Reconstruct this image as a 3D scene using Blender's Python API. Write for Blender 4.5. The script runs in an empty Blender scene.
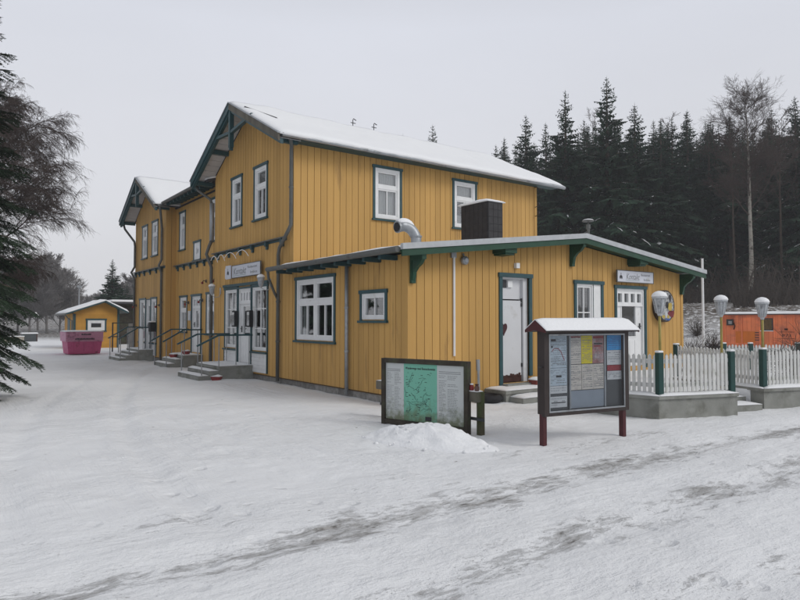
import bpy, bmesh, math, random
from mathutils import Vector, Matrix, noise
random.seed(7)
R = math.radians
scene = bpy.context.scene
col = scene.collection
PI = math.pi

# ------------------------------------------------------------------ materials
MAT = {}
def mat(name, colr, rough=.7, var=.12, scale=6., bump=0., bscale=60., metal=0., island=0., spec=.4, stretch=(1,1,1), dirt=None, dscale=3., dthr=.6, coat=0.):
    m = bpy.data.materials.new(name); m.use_nodes = True
    nt = m.node_tree; N = nt.nodes; L = nt.links
    b = N['Principled BSDF']
    b.inputs['Roughness'].default_value = rough; b.inputs['Metallic'].default_value = metal
    b.inputs['Specular IOR Level'].default_value = spec
    tc = N.new('ShaderNodeTexCoord'); mp = N.new('ShaderNodeMapping'); mp.inputs['Scale'].default_value = stretch
    L.new(tc.outputs['Object'], mp.inputs[0])
    nz = N.new('ShaderNodeTexNoise'); nz.inputs['Scale'].default_value = scale; nz.inputs['Detail'].default_value = 5
    L.new(mp.outputs[0], nz.inputs['Vector'])
    mr = N.new('ShaderNodeMapRange'); mr.inputs[1].default_value = .3; mr.inputs[2].default_value = .7
    mr.inputs[3].default_value = 1-var; mr.inputs[4].default_value = 1+var
    L.new(nz.outputs[0], mr.inputs[0])
    cur = mr.outputs[0]
    if island:
        g = N.new('ShaderNodeNewGeometry'); m2 = N.new('ShaderNodeMapRange')
        m2.inputs[3].default_value = 1-island; m2.inputs[4].default_value = 1+island
        L.new(g.outputs['Random Per Island'], m2.inputs[0])
        mu = N.new('ShaderNodeMath'); mu.operation = 'MULTIPLY'; L.new(cur, mu.inputs[0]); L.new(m2.outputs[0], mu.inputs[1]); cur = mu.outputs[0]
    vm = N.new('ShaderNodeVectorMath'); vm.operation = 'SCALE'; vm.inputs[0].default_value = colr[:3]
    L.new(cur, vm.inputs['Scale']); out = vm.outputs[0]
    if dirt:
        n2 = N.new('ShaderNodeTexNoise'); n2.inputs['Scale'].default_value = dscale; n2.inputs['Detail'].default_value = 7; n2.inputs['Roughness'].default_value = .65
        L.new(mp.outputs[0], n2.inputs['Vector'])
        r2 = N.new('ShaderNodeMapRange'); r2.inputs[1].default_value = dthr-.08; r2.inputs[2].default_value = dthr+.12; L.new(n2.outputs[0], r2.inputs[0])
        mx = N.new('ShaderNodeMix'); mx.data_type = 'RGBA'; L.new(r2.outputs[0], mx.inputs[0]); L.new(out, mx.inputs[6]); mx.inputs[7].default_value = (*dirt, 1)
        out = mx.outputs[2]
    L.new(out, b.inputs['Base Color'])
    if bump:
        n3 = N.new('ShaderNodeTexNoise'); n3.inputs['Scale'].default_value = bscale; n3.inputs['Detail'].default_value = 4
        L.new(mp.outputs[0], n3.inputs['Vector'])
        bp = N.new('ShaderNodeBump'); bp.inputs['Strength'].default_value = bump; bp.inputs['Distance'].default_value = .01
        L.new(n3.outputs[0], bp.inputs['Height']); L.new(bp.outputs[0], b.inputs['Normal'])
    MAT[name] = m
    return m
mat('yellow_boards', (.505,.302,.100), .68, .09, 1.3, .3, 40, island=.085, spec=.15, stretch=(1,1,.15), dirt=(.27,.16,.065), dscale=3.5, dthr=.68)
mat('board_gap', (.09,.052,.02), .9)
mat('shed_boards', (.50,.26,.05), .7, .1, 2, .2, island=.09, spec=.2)
mat('teal_trim', (.020,.065,.075), .5, .15, 5, .1, spec=.4, dirt=(.10,.12,.12), dthr=.72)
mat('green_trim', (.008,.050,.026), .5, .2, 5, .1)
mat('white_paint', (.74,.75,.755), .5, .05, 4, .08, spec=.4, dirt=(.45,.44,.40), dthr=.68)
mat('white_door', (.60,.61,.63), .5, .04, 2, .05, spec=.4, dirt=(.40,.39,.37), dscale=2, dthr=.66)
mat('soffit', (.50,.49,.49), .7, .06, 4, island=.05)
mat('curtain', (.42,.42,.41), .9, .15, 20, stretch=(1,6,1))
mat('zinc', (.32,.34,.36), .45, .2, 3, .05, metal=.55, dirt=(.12,.12,.12), dthr=.62)
mat('pipe_brown', (.105,.11,.105), .55, .2, 3, .05, metal=.1, dirt=(.05,.045,.04), dthr=.62)
mat('roof_felt', (.06,.06,.065), .85, .2)
mat('chimney_slate', (.022,.021,.023), .6, .3, 8, .3, 30)
mat('plinth_stone', (.20,.195,.185), .9, .25, 9, .6, 30, island=.2)
mat('concrete', (.24,.245,.225), .9, .15, 4, .4, 40, dirt=(.13,.13,.11), dscale=2.5, dthr=.58)
mat('dark_metal', (.03,.032,.035), .5, .2)
mat('kiosk_brown', (.028,.019,.017), .5, .2, 5)
mat('kiosk_red', (.060,.009,.012), .45, .15, 5)
mat('kiosk_grey', (.055,.060,.066), .35, .15, 2, spec=.5)
mat('kiosk_blue_grey', (.23,.27,.32), .5, .08)
mat('rail_metal', (.28,.29,.30), .4, .2, 4, metal=.5)
mat('paper_white', (.52,.54,.56), .6, .05, 5, dirt=(.40,.41,.43), dscale=8, dthr=.6)
mat('paper_blue_white', (.42,.50,.57), .6, .06, 6, dirt=(.32,.40,.46), dscale=8, dthr=.58)
mat('paper_cream', (.52,.49,.45), .7, .06, 6, dirt=(.40,.37,.34), dscale=9, dthr=.58)
mat('paper_yellow', (.62,.52,.02), .6, .06)
mat('paper_blue', (.03,.25,.55), .6, .15)
mat('paper_photo', (.28,.13,.13), .6, .5, 14, dirt=(.40,.38,.40), dscale=9, dthr=.55)
mat('ink_dark', (.03,.03,.035), .7, .1)
mat('ink_grey', (.20,.21,.22), .7, .1)
mat('ink_green', (.05,.17,.13), .7, .1)
mat('ink_red', (.25,.02,.03), .6, .1)
mat('ink_blue', (.05,.10,.28), .6, .1)
mat('sign_white', (.56,.58,.64), .5, .05, 6, dirt=(.45,.46,.42), dthr=.66)
mat('map_wood', (.040,.033,.024), .85, .3, 6, .4, 40, dirt=(.05,.07,.03), dthr=.6)
mat('old_wood', (.13,.118,.095), .9, .3, 5, .6, 30, stretch=(1,1,.3), dirt=(.075,.08,.045), dthr=.60)
mat('wood_post', (.085,.072,.045), .9, .3, 5, .5, 30, stretch=(1,1,.3), dirt=(.05,.07,.02), dthr=.55)
mat('fence_white', (.56,.565,.55), .6, .06, 4, .1, dirt=(.38,.40,.34), dscale=5, dthr=.62, island=.05)
mat('post_green', (.006,.045,.040), .5, .15)
mat('lamp_pole', (.30,.24,.06), .5, .2, 6, dirt=(.12,.12,.05), dthr=.6)
mat('lamp_frame', (.42,.44,.46), .5, .1)
mat('wagon_orange', (.78,.22,.09), .65, .16, 1.5, .2, dirt=(.42,.13,.08), dscale=1.4, dthr=.56, island=.10)
mat('wagon_faded', (.6,.18,.10), .7, .15, 3, island=.06)
mat('wagon_patch', (.60,.16,.02), .6, .08)
mat('skip_magenta', (.50,.08,.21), .55, .12, 3, dirt=(.16,.02,.05), dthr=.62)
mat('skip_pale', (.55,.26,.38), .6, .12, 3, dirt=(.18,.05,.10), dthr=.6)
mat('pot_red', (.20,.02,.02), .5, .2)
mat('rust_brown', (.055,.02,.014), .85, .35, 12)
mat('heart_red', (.05,.006,.010), .5); mat('crest_red', (.16,.01,.015), .5)
mat('bark_dark', (.085,.066,.052), .95, .3, 8, .5, 20, stretch=(1,1,.3))
mat('bark_twig', (.062,.046,.040), .95, .2, 4)
mat('bark_birch', (.34,.32,.28), .8, .15, 4, .3, 20, dirt=(.05,.045,.04), dscale=4, dthr=.56)
mat('needles_near', (.022,.040,.021), .8, .35, 3, spec=.2, island=.4)
mat('needles_far', (.026,.052,.032), .85, .35, .8, spec=.15, island=.4)
mat('hazed_twigs', (.17,.16,.155), .9, .2)  # twig grey paled to put distance haze into the colour of the far thicket
mat('bush_twig', (.06,.05,.042), .95, .2)
mat('plaque_dark', (.03,.02,.015), .5)
mat('plaque_white', (.45,.46,.46), .5, .4, 22, dirt=(.05,.05,.06), dscale=16, dthr=.52)
mat('plaque_yellow', (.45,.33,.06), .5)
mat('container_dark', (.05,.06,.065), .6, .2)
mat('wall_beige', (.30,.27,.23), .9, .2)
mat('rubber', (.015,.015,.017), .8)
mat('jar_glass', (.10,.05,.04), .15)
mat('red_brick', (.20,.05,.04), .9)

def snow_mat(name, bump=.5, bs=30., c=(.82,.83,.845)):
    m = bpy.data.materials.new(name); m.use_nodes = True
    N = m.node_tree.nodes; L = m.node_tree.links; b = N['Principled BSDF']
    b.inputs['Base Color'].default_value = (*c, 1); b.inputs['Roughness'].default_value = .75; b.inputs['Specular IOR Level'].default_value = .25
    tc = N.new('ShaderNodeTexCoord'); n = N.new('ShaderNodeTexNoise'); n.inputs['Scale'].default_value = bs; n.inputs['Detail'].default_value = 6
    L.new(tc.outputs['Object'], n.inputs['Vector'])
    bp = N.new('ShaderNodeBump'); bp.inputs['Strength'].default_value = bump; bp.inputs['Distance'].default_value = .02
    L.new(n.outputs[0], bp.inputs['Height']); L.new(bp.outputs[0], b.inputs['Normal'])
    MAT[name] = m
snow_mat('snow'); snow_mat('roof_snow', .25, 6.)

def glass_mat(name, tint=(.55,.6,.62), refl=1.0):
    m = bpy.data.materials.new(name); m.use_nodes = True
    N = m.node_tree.nodes; L = m.node_tree.links; N.remove(N['Principled BSDF'])
    o = N['Material Output']; t = N.new('ShaderNodeBsdfTransparent'); t.inputs[0].default_value = (*tint, 1)
    g = N.new('ShaderNodeBsdfGlossy'); g.inputs['Roughness'].default_value = .03; g.inputs[0].default_value = (refl,refl,refl,1)
    lw = N.new('ShaderNodeLayerWeight'); lw.inputs[0].default_value = .5
    pw = N.new('ShaderNodeMath'); pw.operation = 'POWER'; L.new(lw.outputs['Facing'], pw.inputs[0]); pw.inputs[1].default_value = 4
    f = N.new('ShaderNodeMapRange'); L.new(pw.outputs[0], f.inputs[0]); f.inputs[3].default_value = .13 if refl > .9 else .05; f.inputs[4].default_value = .9
    tc = N.new('ShaderNodeTexCoord'); nz = N.new('ShaderNodeTexNoise'); nz.inputs['Scale'].default_value = 1.5
    L.new(tc.outputs['Object'], nz.inputs['Vector'])
    bp = N.new('ShaderNodeBump'); bp.inputs['Strength'].default_value = .15; bp.inputs['Distance'].default_value = .02
    L.new(nz.outputs[0], bp.inputs['Height']); L.new(bp.outputs[0], g.inputs['Normal'])
    mx = N.new('ShaderNodeMixShader'); L.new(f.outputs[0], mx.inputs[0]); L.new(t.outputs[0], mx.inputs[1]); L.new(g.outputs[0], mx.inputs[2])
    L.new(mx.outputs[0], o.inputs[0]); MAT[name] = m
glass_mat('glass', (.86,.88,.89)); glass_mat('case_glass', (.93,.94,.95), .35); mat('lamp_glass', (.46,.48,.50), .3, .2, 12, dirt=(.16,.17,.18), dscale=9, dthr=.56)
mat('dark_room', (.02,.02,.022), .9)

# ------------------------------------------------------------------ mesh builder
class MB:
    def __init__(s): s.v = []; s.f = []; s.mi = []
    def add(s, vs, fs, mi=0):
        o = len(s.v); s.v += [tuple(p) for p in vs]
        for q in fs: s.f.append(tuple(i+o for i in q)); s.mi.append(mi)
    def hexa(s, p, mi=0):
        s.add(p, [(0,3,2,1),(4,5,6,7),(0,1,5,4),(1,2,6,5),(2,3,7,6),(3,0,4,7)], mi)
    def box(s, x0, x1, y0, y1, z0, z1, mi=0):
        s.hexa([(x0,y0,z0),(x1,y0,z0),(x1,y1,z0),(x0,y1,z0),(x0,y0,z1),(x1,y0,z1),(x1,y1,z1),(x0,y1,z1)], mi)
    def mbox(s, M, u0, u1, w0, w1, z0, z1, mi=0):
        s.hexa([M(u0,w0,z0),M(u1,w0,z0),M(u1,w1,z0),M(u0,w1,z0),M(u0,w0,z1),M(u1,w0,z1),M(u1,w1,z1),M(u0,w1,z1)], mi)
    def beam(s, a, b, w, h, up=(0,0,1), mi=0):
        a = Vector(a); b = Vector(b); d = (b-a).normalized(); u = Vector(up)
        r = d.cross(u)
        if r.length < 1e-4: r = d.cross(Vector((1,0,0)))
        r.normalize(); u = r.cross(d).normalized()
        r *= w/2; u *= h/2
        s.hexa([a-r-u,a+r-u,a+r+u,a-r+u,b-r-u,b+r-u,b+r+u,b-r+u], mi)
    def tube(s, pts, rad, n=8, mi=0, cap=True):
        pts = [Vector(p) for p in pts]; k = len(pts)
        if not hasattr(rad, '__len__'): rad = [rad]*k
        o = len(s.v)
        ref = None
        for i, p in enumerate(pts):
            d = (pts[min(i+1,k-1)]-pts[max(i-1,0)]).normalized()
            if ref is None: ref = d.orthogonal().normalized()
            r = (ref - d*ref.dot(d))
            r = d.orthogonal() if r.length < 1e-5 else r
            r.normalize(); ref = r; u = d.cross(r)
            for j in range(n):
                a = 2*PI*j/n; s.v.append(tuple(p + (r*math.cos(a)+u*math.sin(a))*rad[i]))
        for i in range(k-1):
            for j in range(n):
                s.f.append((o+i*n+j, o+i*n+(j+1)%n, o+(i+1)*n+(j+1)%n, o+(i+1)*n+j)); s.mi.append(mi)
        if cap:
            s.f.append(tuple(o+j for j in range(n))[::-1]); s.mi.append(mi)
            s.f.append(tuple(o+(k-1)*n+j for j in range(n))); s.mi.append(mi)
    def lathe(s, prof, cx=0, cy=0, n=16, mi=0, sq=False):
        o = len(s.v)
        for (r, z) in prof:
            for j in range(n):
                a = 2*PI*(j+.5)/n; s.v.append((cx+r*math.cos(a), cy+r*math.sin(a), z))
        for i in range(len(prof)-1):
            for j in range(n):
                s.f.append((o+i*n+j, o+i*n+(j+1)%n, o+(i+1)*n+(j+1)%n, o+(i+1)*n+j)); s.mi.append(mi)
        s.f.append(tuple(o+j for j in range(n))[::-1]); s.mi.append(mi)
        s.f.append(tuple(o+(len(prof)-1)*n+j for j in range(n))); s.mi.append(mi)
    def quad(s, a, b, c, d, mi=0): s.add([a,b,c,d], [(0,1,2,3)], mi)
    def build(s, name, m, parent=None, off=None, smooth=False, recalc=True, bevel=0):
        if off is not None: s.v = [(x-off[0], y-off[1], z-off[2]) for x,y,z in s.v]
        me = bpy.data.meshes.new(name); me.from_pydata(s.v, [], s.f)
        ms = m if isinstance(m, (list,tuple)) else [m]
        for q in ms: me.materials.append(MAT[q])
        if len(ms) > 1: me.polygons.foreach_set('material_index', s.mi)
        if recalc:
            bm = bmesh.new(); bm.from_mesh(me); bmesh.ops.recalc_face_normals(bm, faces=bm.faces)
            if bevel: bmesh.ops.bevel(bm, geom=list(bm.edges), offset=bevel, segments=1, affect='EDGES', clamp_overlap=True)
            bm.to_mesh(me); bm.free()
        if smooth: me.polygons.foreach_set('use_smooth', [True]*len(me.polygons))
        me.update()
        o = bpy.data.objects.new(name, me); col.objects.link(o)
        if parent: o.parent = parent
        return o

def tag(o, label=None, cat=None, group=None, kind=None):
    if label: o['label'] = label
    if cat: o['category'] = cat
    if group: o['group'] = group
    if kind: o['kind'] = kind
    return o
def empty(name, loc=(0,0,0), rz=0, label=None, cat=None, group=None):
    o = bpy.data.objects.new(name, None); col.objects.link(o); o.empty_display_size = .3
    o.location = loc; o.rotation_euler = (0,0,rz)
    return tag(o, label, cat, group)
def kids(o): return [c for c in bpy.data.objects if c.parent == o]
def copy_tree(o, parent=None):
    c = o.copy(); col.objects.link(c)
    if parent: c.parent = parent
    for ch in kids(o): copy_tree(ch, c)
    return c
def text_mesh(s, size, X, Y, Z, O, shear=0, ext=.0015, align='LEFT', width=None):
    """flat lettering: X right, Y up, O origin"""
    cu = bpy.data.curves.new('lettering','FONT'); cu.body = s; cu.size = size; cu.extrude = ext; cu.shear = shear; cu.align_x = align; cu.resolution_u = 2
    o = bpy.data.objects.new('tmp', cu); col.objects.link(o)
    bpy.context.view_layer.update()
    me = bpy.data.meshes.new_from_object(o.evaluated_get(bpy.context.evaluated_depsgraph_get()))
    vs = [v.co.copy() for v in me.vertices]; fs = [tuple(p.vertices) for p in me.polygons]
    bpy.data.objects.remove(o); bpy.data.curves.remove(cu); bpy.data.meshes.remove(me)
    X = Vector(X); Y = Vector(Y); Z = Vector(Z); O = Vector(O)
    k = 1
    if width:
        w = max(v.x for v in vs)-min(v.x for v in vs); k = width/w
    return [tuple(O + X*v.x*k + Y*v.y + Z*v.z) for v in vs], fs
def lettering(name, items, m, parent):
    mb = MB()
    for it in items:
        vs, fs = text_mesh(*it[:2], (1,0,0), (0,0,1), (0,-1,0), it[2], **(it[3] if len(it) > 3 else {}))
        mb.add(vs, fs)
    return mb.build(name, m, parent, recalc=False)
def rectmesh(mb, x0, x1, z0, z1, y, t=.004, mi=0): mb.box(x0, x1, y-t, y, z0, z1, mi)

def fbm(x, y, s, o=4, seed=0):
    return noise.fractal(Vector((x*s+seed, y*s-seed, seed*.37)), 1.0, 2.0, o)
def smooth(a, b, x):
    t = max(0, min(1, (x-a)/(b-a))); return t*t*(3-2*t)

# ------------------------------------------------------------------ camera
f_px, cx, cy, ch = 635., -7.16, -9.56, 1.6
az = R(53.9); pitch = math.atan(20.5/f_px)
cam = bpy.data.cameras.new('camera'); cam.sensor_width = 36; cam.lens = 36*f_px/800; cam.clip_end = 3000; cam.clip_start = .1
co = bpy.data.objects.new('camera', cam); col.objects.link(co); co.location = (cx, cy, ch)
fw = Vector((math.cos(az)*math.cos(pitch), math.sin(az)*math.cos(pitch), math.sin(pitch)))
co.rotation_euler = fw.to_track_quat('-Z','Y').to_euler()
scene.camera = co
RV = Vector((math.sin(az), -math.cos(az), 0)); FH = Vector((math.cos(az), math.sin(az), 0))
def at(px, d):
    """ground position on the line of sight through photo column px at depth d"""
    return Vector((cx, cy, 0)) + FH*d + RV*((px-400)/f_px*d)

# ------------------------------------------------------------------ ground
def terrain(x, y):
    dx, dy = x-cx, y-cy
    d = dx*FH.x+dy*FH.y; l = dx*RV.x+dy*RV.y
    if d < 1: return 0
    s = dx*.878+dy*.479
    side = smooth(-.15, .25, l/max(d,1))
    z = side*(smooth(31, 46, s)*2.6 + max(0, s-46)*.06)
    z += (1-side)*smooth(70, 200, d)*3.0
    if d > 150: z += min(6, (d-150)*.02)
    return z
def ground_z(x, y):
    z = terrain(x, y)
    r = math.hypot(x-cx, y-cy)
    z += fbm(x, y, .35, 3, 3)*.030
    if r < 40:
        z += fbm(x, y, 1.6, 3, 11)*.018 + fbm(x, y, 6, 3, 5)*.012*smooth(25, 8, r)
        # tyre ruts of the road running past the kiosk
        for yc, w in ((-5.3,.22),(-6.45,.2),(-7.6,.22)):
            q = (y-yc-.08*math.sin(x*.5))/w
            z -= .030*math.exp(-q*q)*(1 if x < 14 else 0)
        # ruts curving off towards the shed
        for oc in (0, 1.35):
            q = (x-(-5.4-oc+.10*(y+5)*.32+ .012*(y+5)**2))/.16
            if -5 < y < 26 and abs(q) < 3: z += (-.030*math.exp(-q*q)+.010*math.exp(-(abs(q)-1.5)**2*3))*smooth(-6,-3.5,y)
    # snow banked against the station
    if -.9 < x < .3 and -.5 < y < 20: z -= .02*smooth(-.9, 0, x)
    return z
mb = MB(); n = 640; b_ = 6.2; a_ = 700/math.sinh(b_)
def cc(i, c): return c + a_*math.sinh(b_*(2*i/n-1))
X0, Y0 = -3.2, -5.0
for j in range(n+1):
    for i in range(n+1):
        x = cc(i, X0); y = cc(j, Y0); mb.v.append((x, y, ground_z(x, y)))
for j in range(n):
    for i in range(n):
        k = j*(n+1)+i; mb.f.append((k, k+1, k+n+2, k+n+1)); mb.mi.append(0)
# ground material
m = bpy.data.materials.new('snow_ground'); m.use_nodes = True; MAT['snow_ground'] = m
N = m.node_tree.nodes; L = m.node_tree.links; bs = N['Principled BSDF']
def mth(op, a, b=None, c=None):
    q = N.new('ShaderNodeMath'); q.operation = op
    for i, s in enumerate((a, b, c)):
        if s is None: continue
        if isinstance(s, (int, float)): q.inputs[i].default_value = s
        else: L.new(s, q.inputs[i])
    return q.outputs[0]
def nse(scale, detail=5, rough=.55, st=(1,1,1), dist=0, off=0):
    mp = N.new('ShaderNodeMapping'); mp.inputs['Scale'].default_value = st; mp.inputs['Location'].default_value = (off,off,0); L.new(tc.outputs['Object'], mp.inputs[0])
    q = N.new('ShaderNodeTexNoise'); q.inputs['Scale'].default_value = scale; q.inputs['Detail'].default_value = detail; q.inputs['Roughness'].default_value = rough; q.inputs['Distortion'].default_value = dist
    L.new(mp.outputs[0], q.inputs['Vector']); return q.outputs[0]
def rng(v, a, b, c=0, d=1):
    q = N.new('ShaderNodeMapRange'); L.new(v, q.inputs[0])
    for i, s in enumerate((a,b,c,d)): q.inputs[i+1].default_value = s
    return q.outputs[0]
tc = N.new('ShaderNodeTexCoord'); sx = N.new('ShaderNodeSeparateXYZ'); L.new(tc.outputs['Object'], sx.inputs[0])
Xc, Yc = sx.outputs[0], sx.outputs[1]
wob = mth('MULTIPLY', mth('SUBTRACT', nse(.5, 2), .5), .9)
Yw = mth('ADD', Yc, wob)
def band(c, w, amp):
    q = mth('DIVIDE', mth('SUBTRACT', Yw, c), w); return mth('MULTIPLY', mth('EXPONENT', mth('MULTIPLY', mth('MULTIPLY', q, q), -1)), amp)
bands = mth('MAXIMUM', mth('MAXIMUM', band(-5.3,.33,.25), band(-6.45,.30,.205)), mth('MAXIMUM', band(-7.7,.3,.12), band(-4.35,.3,.11)))
bands = mth('MULTIPLY', bands, rng(Xc, 6, 14, 1, 0))
big = mth('MULTIPLY', mth('SUBTRACT', nse(.9, 3, .5, (1,1,1), 0, 7), .5), .42)
gr = nse(9, 10, .78, (.35,1.1,1), .3)
val = mth('ADD', mth('ADD', mth('ADD', gr, bands), big), mth('MULTIPLY', mth('SUBTRACT', nse(5, 6, .7, (.12,1.3,1), .5, 9), .5), .22))
near = rng(Yc, -3.6, -2.2, 0, -.12)          # grit only on and beside the road
val = mth('ADD', val, near)
grit = mth('MULTIPLY', rng(nse(60, 3, .7, (.6,1,1)), .60, .68), rng(val, .58, .70, 0, .75))
patch = mth('MAXIMUM', rng(val, .69, .88), grit)
# bare brown patches and litter under the left spruce and in the forest
lit = mth('MULTIPLY', rng(nse(3, 6, .7), .38, .50), rng(mth('ADD', mth('MULTIPLY', Xc, .878), mth('MULTIPLY', Yc, .479)), 22, 31))
fine = mth('MULTIPLY', rng(nse(38, 3, .6), .68, .74), rng(nse(1.5,3), .42, .6, 0, .55))
mx = N.new('ShaderNodeMix'); mx.data_type = 'RGBA'; L.new(patch, mx.inputs[0]); mx.inputs[6].default_value = (.82,.83,.845,1)
dk = N.new('ShaderNodeMix'); dk.data_type = 'RGBA'; L.new(rng(nse(14,5,.7), .46, .62), dk.inputs[0]); dk.inputs[6].default_value = (.42,.41,.40,1); dk.inputs[7].default_value = (.13,.122,.11,1)
L.new(dk.outputs[2], mx.inputs[7])
m2 = N.new('ShaderNodeMix'); m2.data_type = 'RGBA'; L.new(fine, m2.inputs[0]); L.new(mx.outputs[2], m2.inputs[6]); m2.inputs[7].default_value = (.33,.30,.26,1)
vs_ = N.new('ShaderNodeTexVoronoi'); vs_.inputs['Scale'].default_value = 1.7; mps = N.new('ShaderNodeMapping'); mps.inputs['Scale'].default_value = (1,1.6,1); L.new(tc.outputs['Object'], mps.inputs[0]); L.new(mps.outputs[0], vs_.inputs['Vector'])
speck = mth('MULTIPLY', rng(mth('ADD', vs_.outputs['Distance'], mth('MULTIPLY', nse(30, 3, .6), .06)), .055, .075, 1, 0), rng(nse(.8, 3, .5, (1,1,1), 0, 21), .47, .52))
fine = mth('MAXIMUM', fine, mth('MULTIPLY', speck, 1.0)); L.new(fine, m2.inputs[0]); m2.inputs[7].default_value = (.16,.14,.115,1)
m3 = N.new('ShaderNodeMix'); m3.data_type = 'RGBA'; L.new(lit, m3.inputs[0]); L.new(m2.outputs[2], m3.inputs[6]); m3.inputs[7].default_value = (.09,.075,.06,1)
tint = N.new('ShaderNodeMix'); tint.data_type = 'RGBA'; tint.blend_type = 'MULTIPLY'; tint.inputs[0].default_value = 1
L.new(m3.outputs[2], tint.inputs[6])
tv = N.new('ShaderNodeCombineColor'); t1 = rng(nse(.7, 4, .6, (.5,1,1)), .3, .7, .93, 1.0)
for i in range(3): L.new(t1, tv.inputs[i])
L.new(tv.outputs[0], tint.inputs[7]); L.new(tint.outputs[2], bs.inputs['Base Color'])
L.new(rng(patch, 0, 1, .8, .42), bs.inputs['Roughness']); bs.inputs['Specular IOR Level'].default_value = .3
tram = rng(nse(.55, 4, .6, (1,1,1), .4, 31), .44, .60)      # trodden and driven areas are rough, the rest lies smooth
roadm = rng(Yc, -4.6, -3.4, 1, 0)
rough_h = mth('MULTIPLY', mth('ADD', nse(6, 6, .7, (.7,1,1)), mth('MULTIPLY', nse(20, 4, .6), .4)), mth('MAXIMUM', rng(tram, 0, 1, .25, 1), mth('MULTIPLY', roadm, .8)))
str1 = mth('MULTIPLY', mth('MULTIPLY', nse(7, 4, .6, (.10,1.6,1), .2), roadm), .42)      # wheel streaks along the road
str2 = mth('MULTIPLY', mth('MULTIPLY', nse(7, 4, .6, (1.6,.12,1), .35), mth('SUBTRACT', 1, roadm)), rng(nse(.4, 3, .5, (1.5,.4,1), 0, 12), .42, .62, .0, .9))
# footprints: small dents scattered along walked lines
vo = N.new('ShaderNodeTexVoronoi'); vo.inputs['Scale'].default_value = 2.6; L.new(tc.outputs['Object'], vo.inputs['Vector'])
foot = mth('MULTIPLY', rng(vo.outputs['Distance'], .10, .20, -.55, 0), rng(nse(.45, 3, .5, (1,.5,1), 0, 3), .50, .58))
fine_h = mth('MULTIPLY', nse(70, 3, .6), .10)
hgt = mth('ADD', mth('ADD', mth('ADD', rough_h, mth('ADD', str1, str2)), mth('MULTIPLY', patch, -.25)), mth('ADD', foot, fine_h))
bp = N.new('ShaderNodeBump'); bp.inputs['Strength'].default_value = .72; bp.inputs['Distance'].default_value = .055
L.new(hgt, bp.inputs['Height']); L.new(bp.outputs[0], bs.inputs['Normal'])
g = mb.build('ground', 'snow_ground', recalc=False, smooth=True); tag(g, kind='structure')

# ------------------------------------------------------------------ station building
bld = empty('station_building', (0,0,0), 0, 'two storey yellow boarded station house with snowy gables and a low wing in front', 'building')
MA = lambda x0: (lambda u, w, z: (x0-w, u, z))
MBk = lambda y0: (lambda u, w, z: (u, y0-w, z))

def spans(u0, u1, z0, top, ops):
    """vertical strips between u0,u1 minus openings"""
    um = (u0+u1)/2; segs = [(z0, None)]
    res = []; cur = z0
    for (a, b, c, d) in sorted([o for o in ops if o[0] < um < o[1]], key=lambda o: o[2]):
        if c > cur: res.append((cur, c))
        cur = max(cur, d)
    res.append((cur, None)); return res
def wall(M, u0, u1, z0, top, ops=(), bw=.19, gap=.013, parent=bld, mats=('board_gap','yellow_boards'), clad=True, th=.16, label=None):
    """top: function u -> z"""
    back = MB()
    brk = sorted(set([u0,u1]+[q for o in ops for q in o[:2] if u0 < q < u1]))
    # add breakpoints for slope
    fine_ = []
    for a, b in zip(brk[:-1], brk[1:]):
        k = max(1, int((b-a)/1.2)); fine_ += [a+(b-a)*i/k for i in range(k)]
    fine_.append(u1)
    def put(mb, a, b, w0, w1, zz):
        for (c, d) in zz:
            if d is None:
                ta, tb = top(a), top(b)
                if min(ta, tb) <= c+.01: continue
            else: ta = tb = d
            mb.hexa([M(a,w0,c),M(b,w0,c),M(b,w1,c),M(a,w1,c),M(a,w0,ta),M(b,w0,tb),M(b,w1,tb),M(a,w1,ta)])
    for a, b in zip(fine_[:-1], fine_[1:]): put(back, a, b, -th, 0, spans(a, b, z0, top, ops))
    w = back.build('wall', mats[0] if clad else mats[1], parent)
    if clad:
        mb = MB(); u = u0
        while u < u1-.01:
            e = min(u+bw, u1); cut = sorted([u, e-gap]+[q for o in ops for q in o[:2] if u < q < e-gap])
            dw = random.uniform(-.002,.002)
            for a, b in zip(cut[:-1], cut[1:]):
                if b-a > .004: put(mb, a, b, 0, .022+dw, spans(a, b, z0, top, ops))
            u = e
        mb.build('cladding', mats[1], w)
    return w

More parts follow.
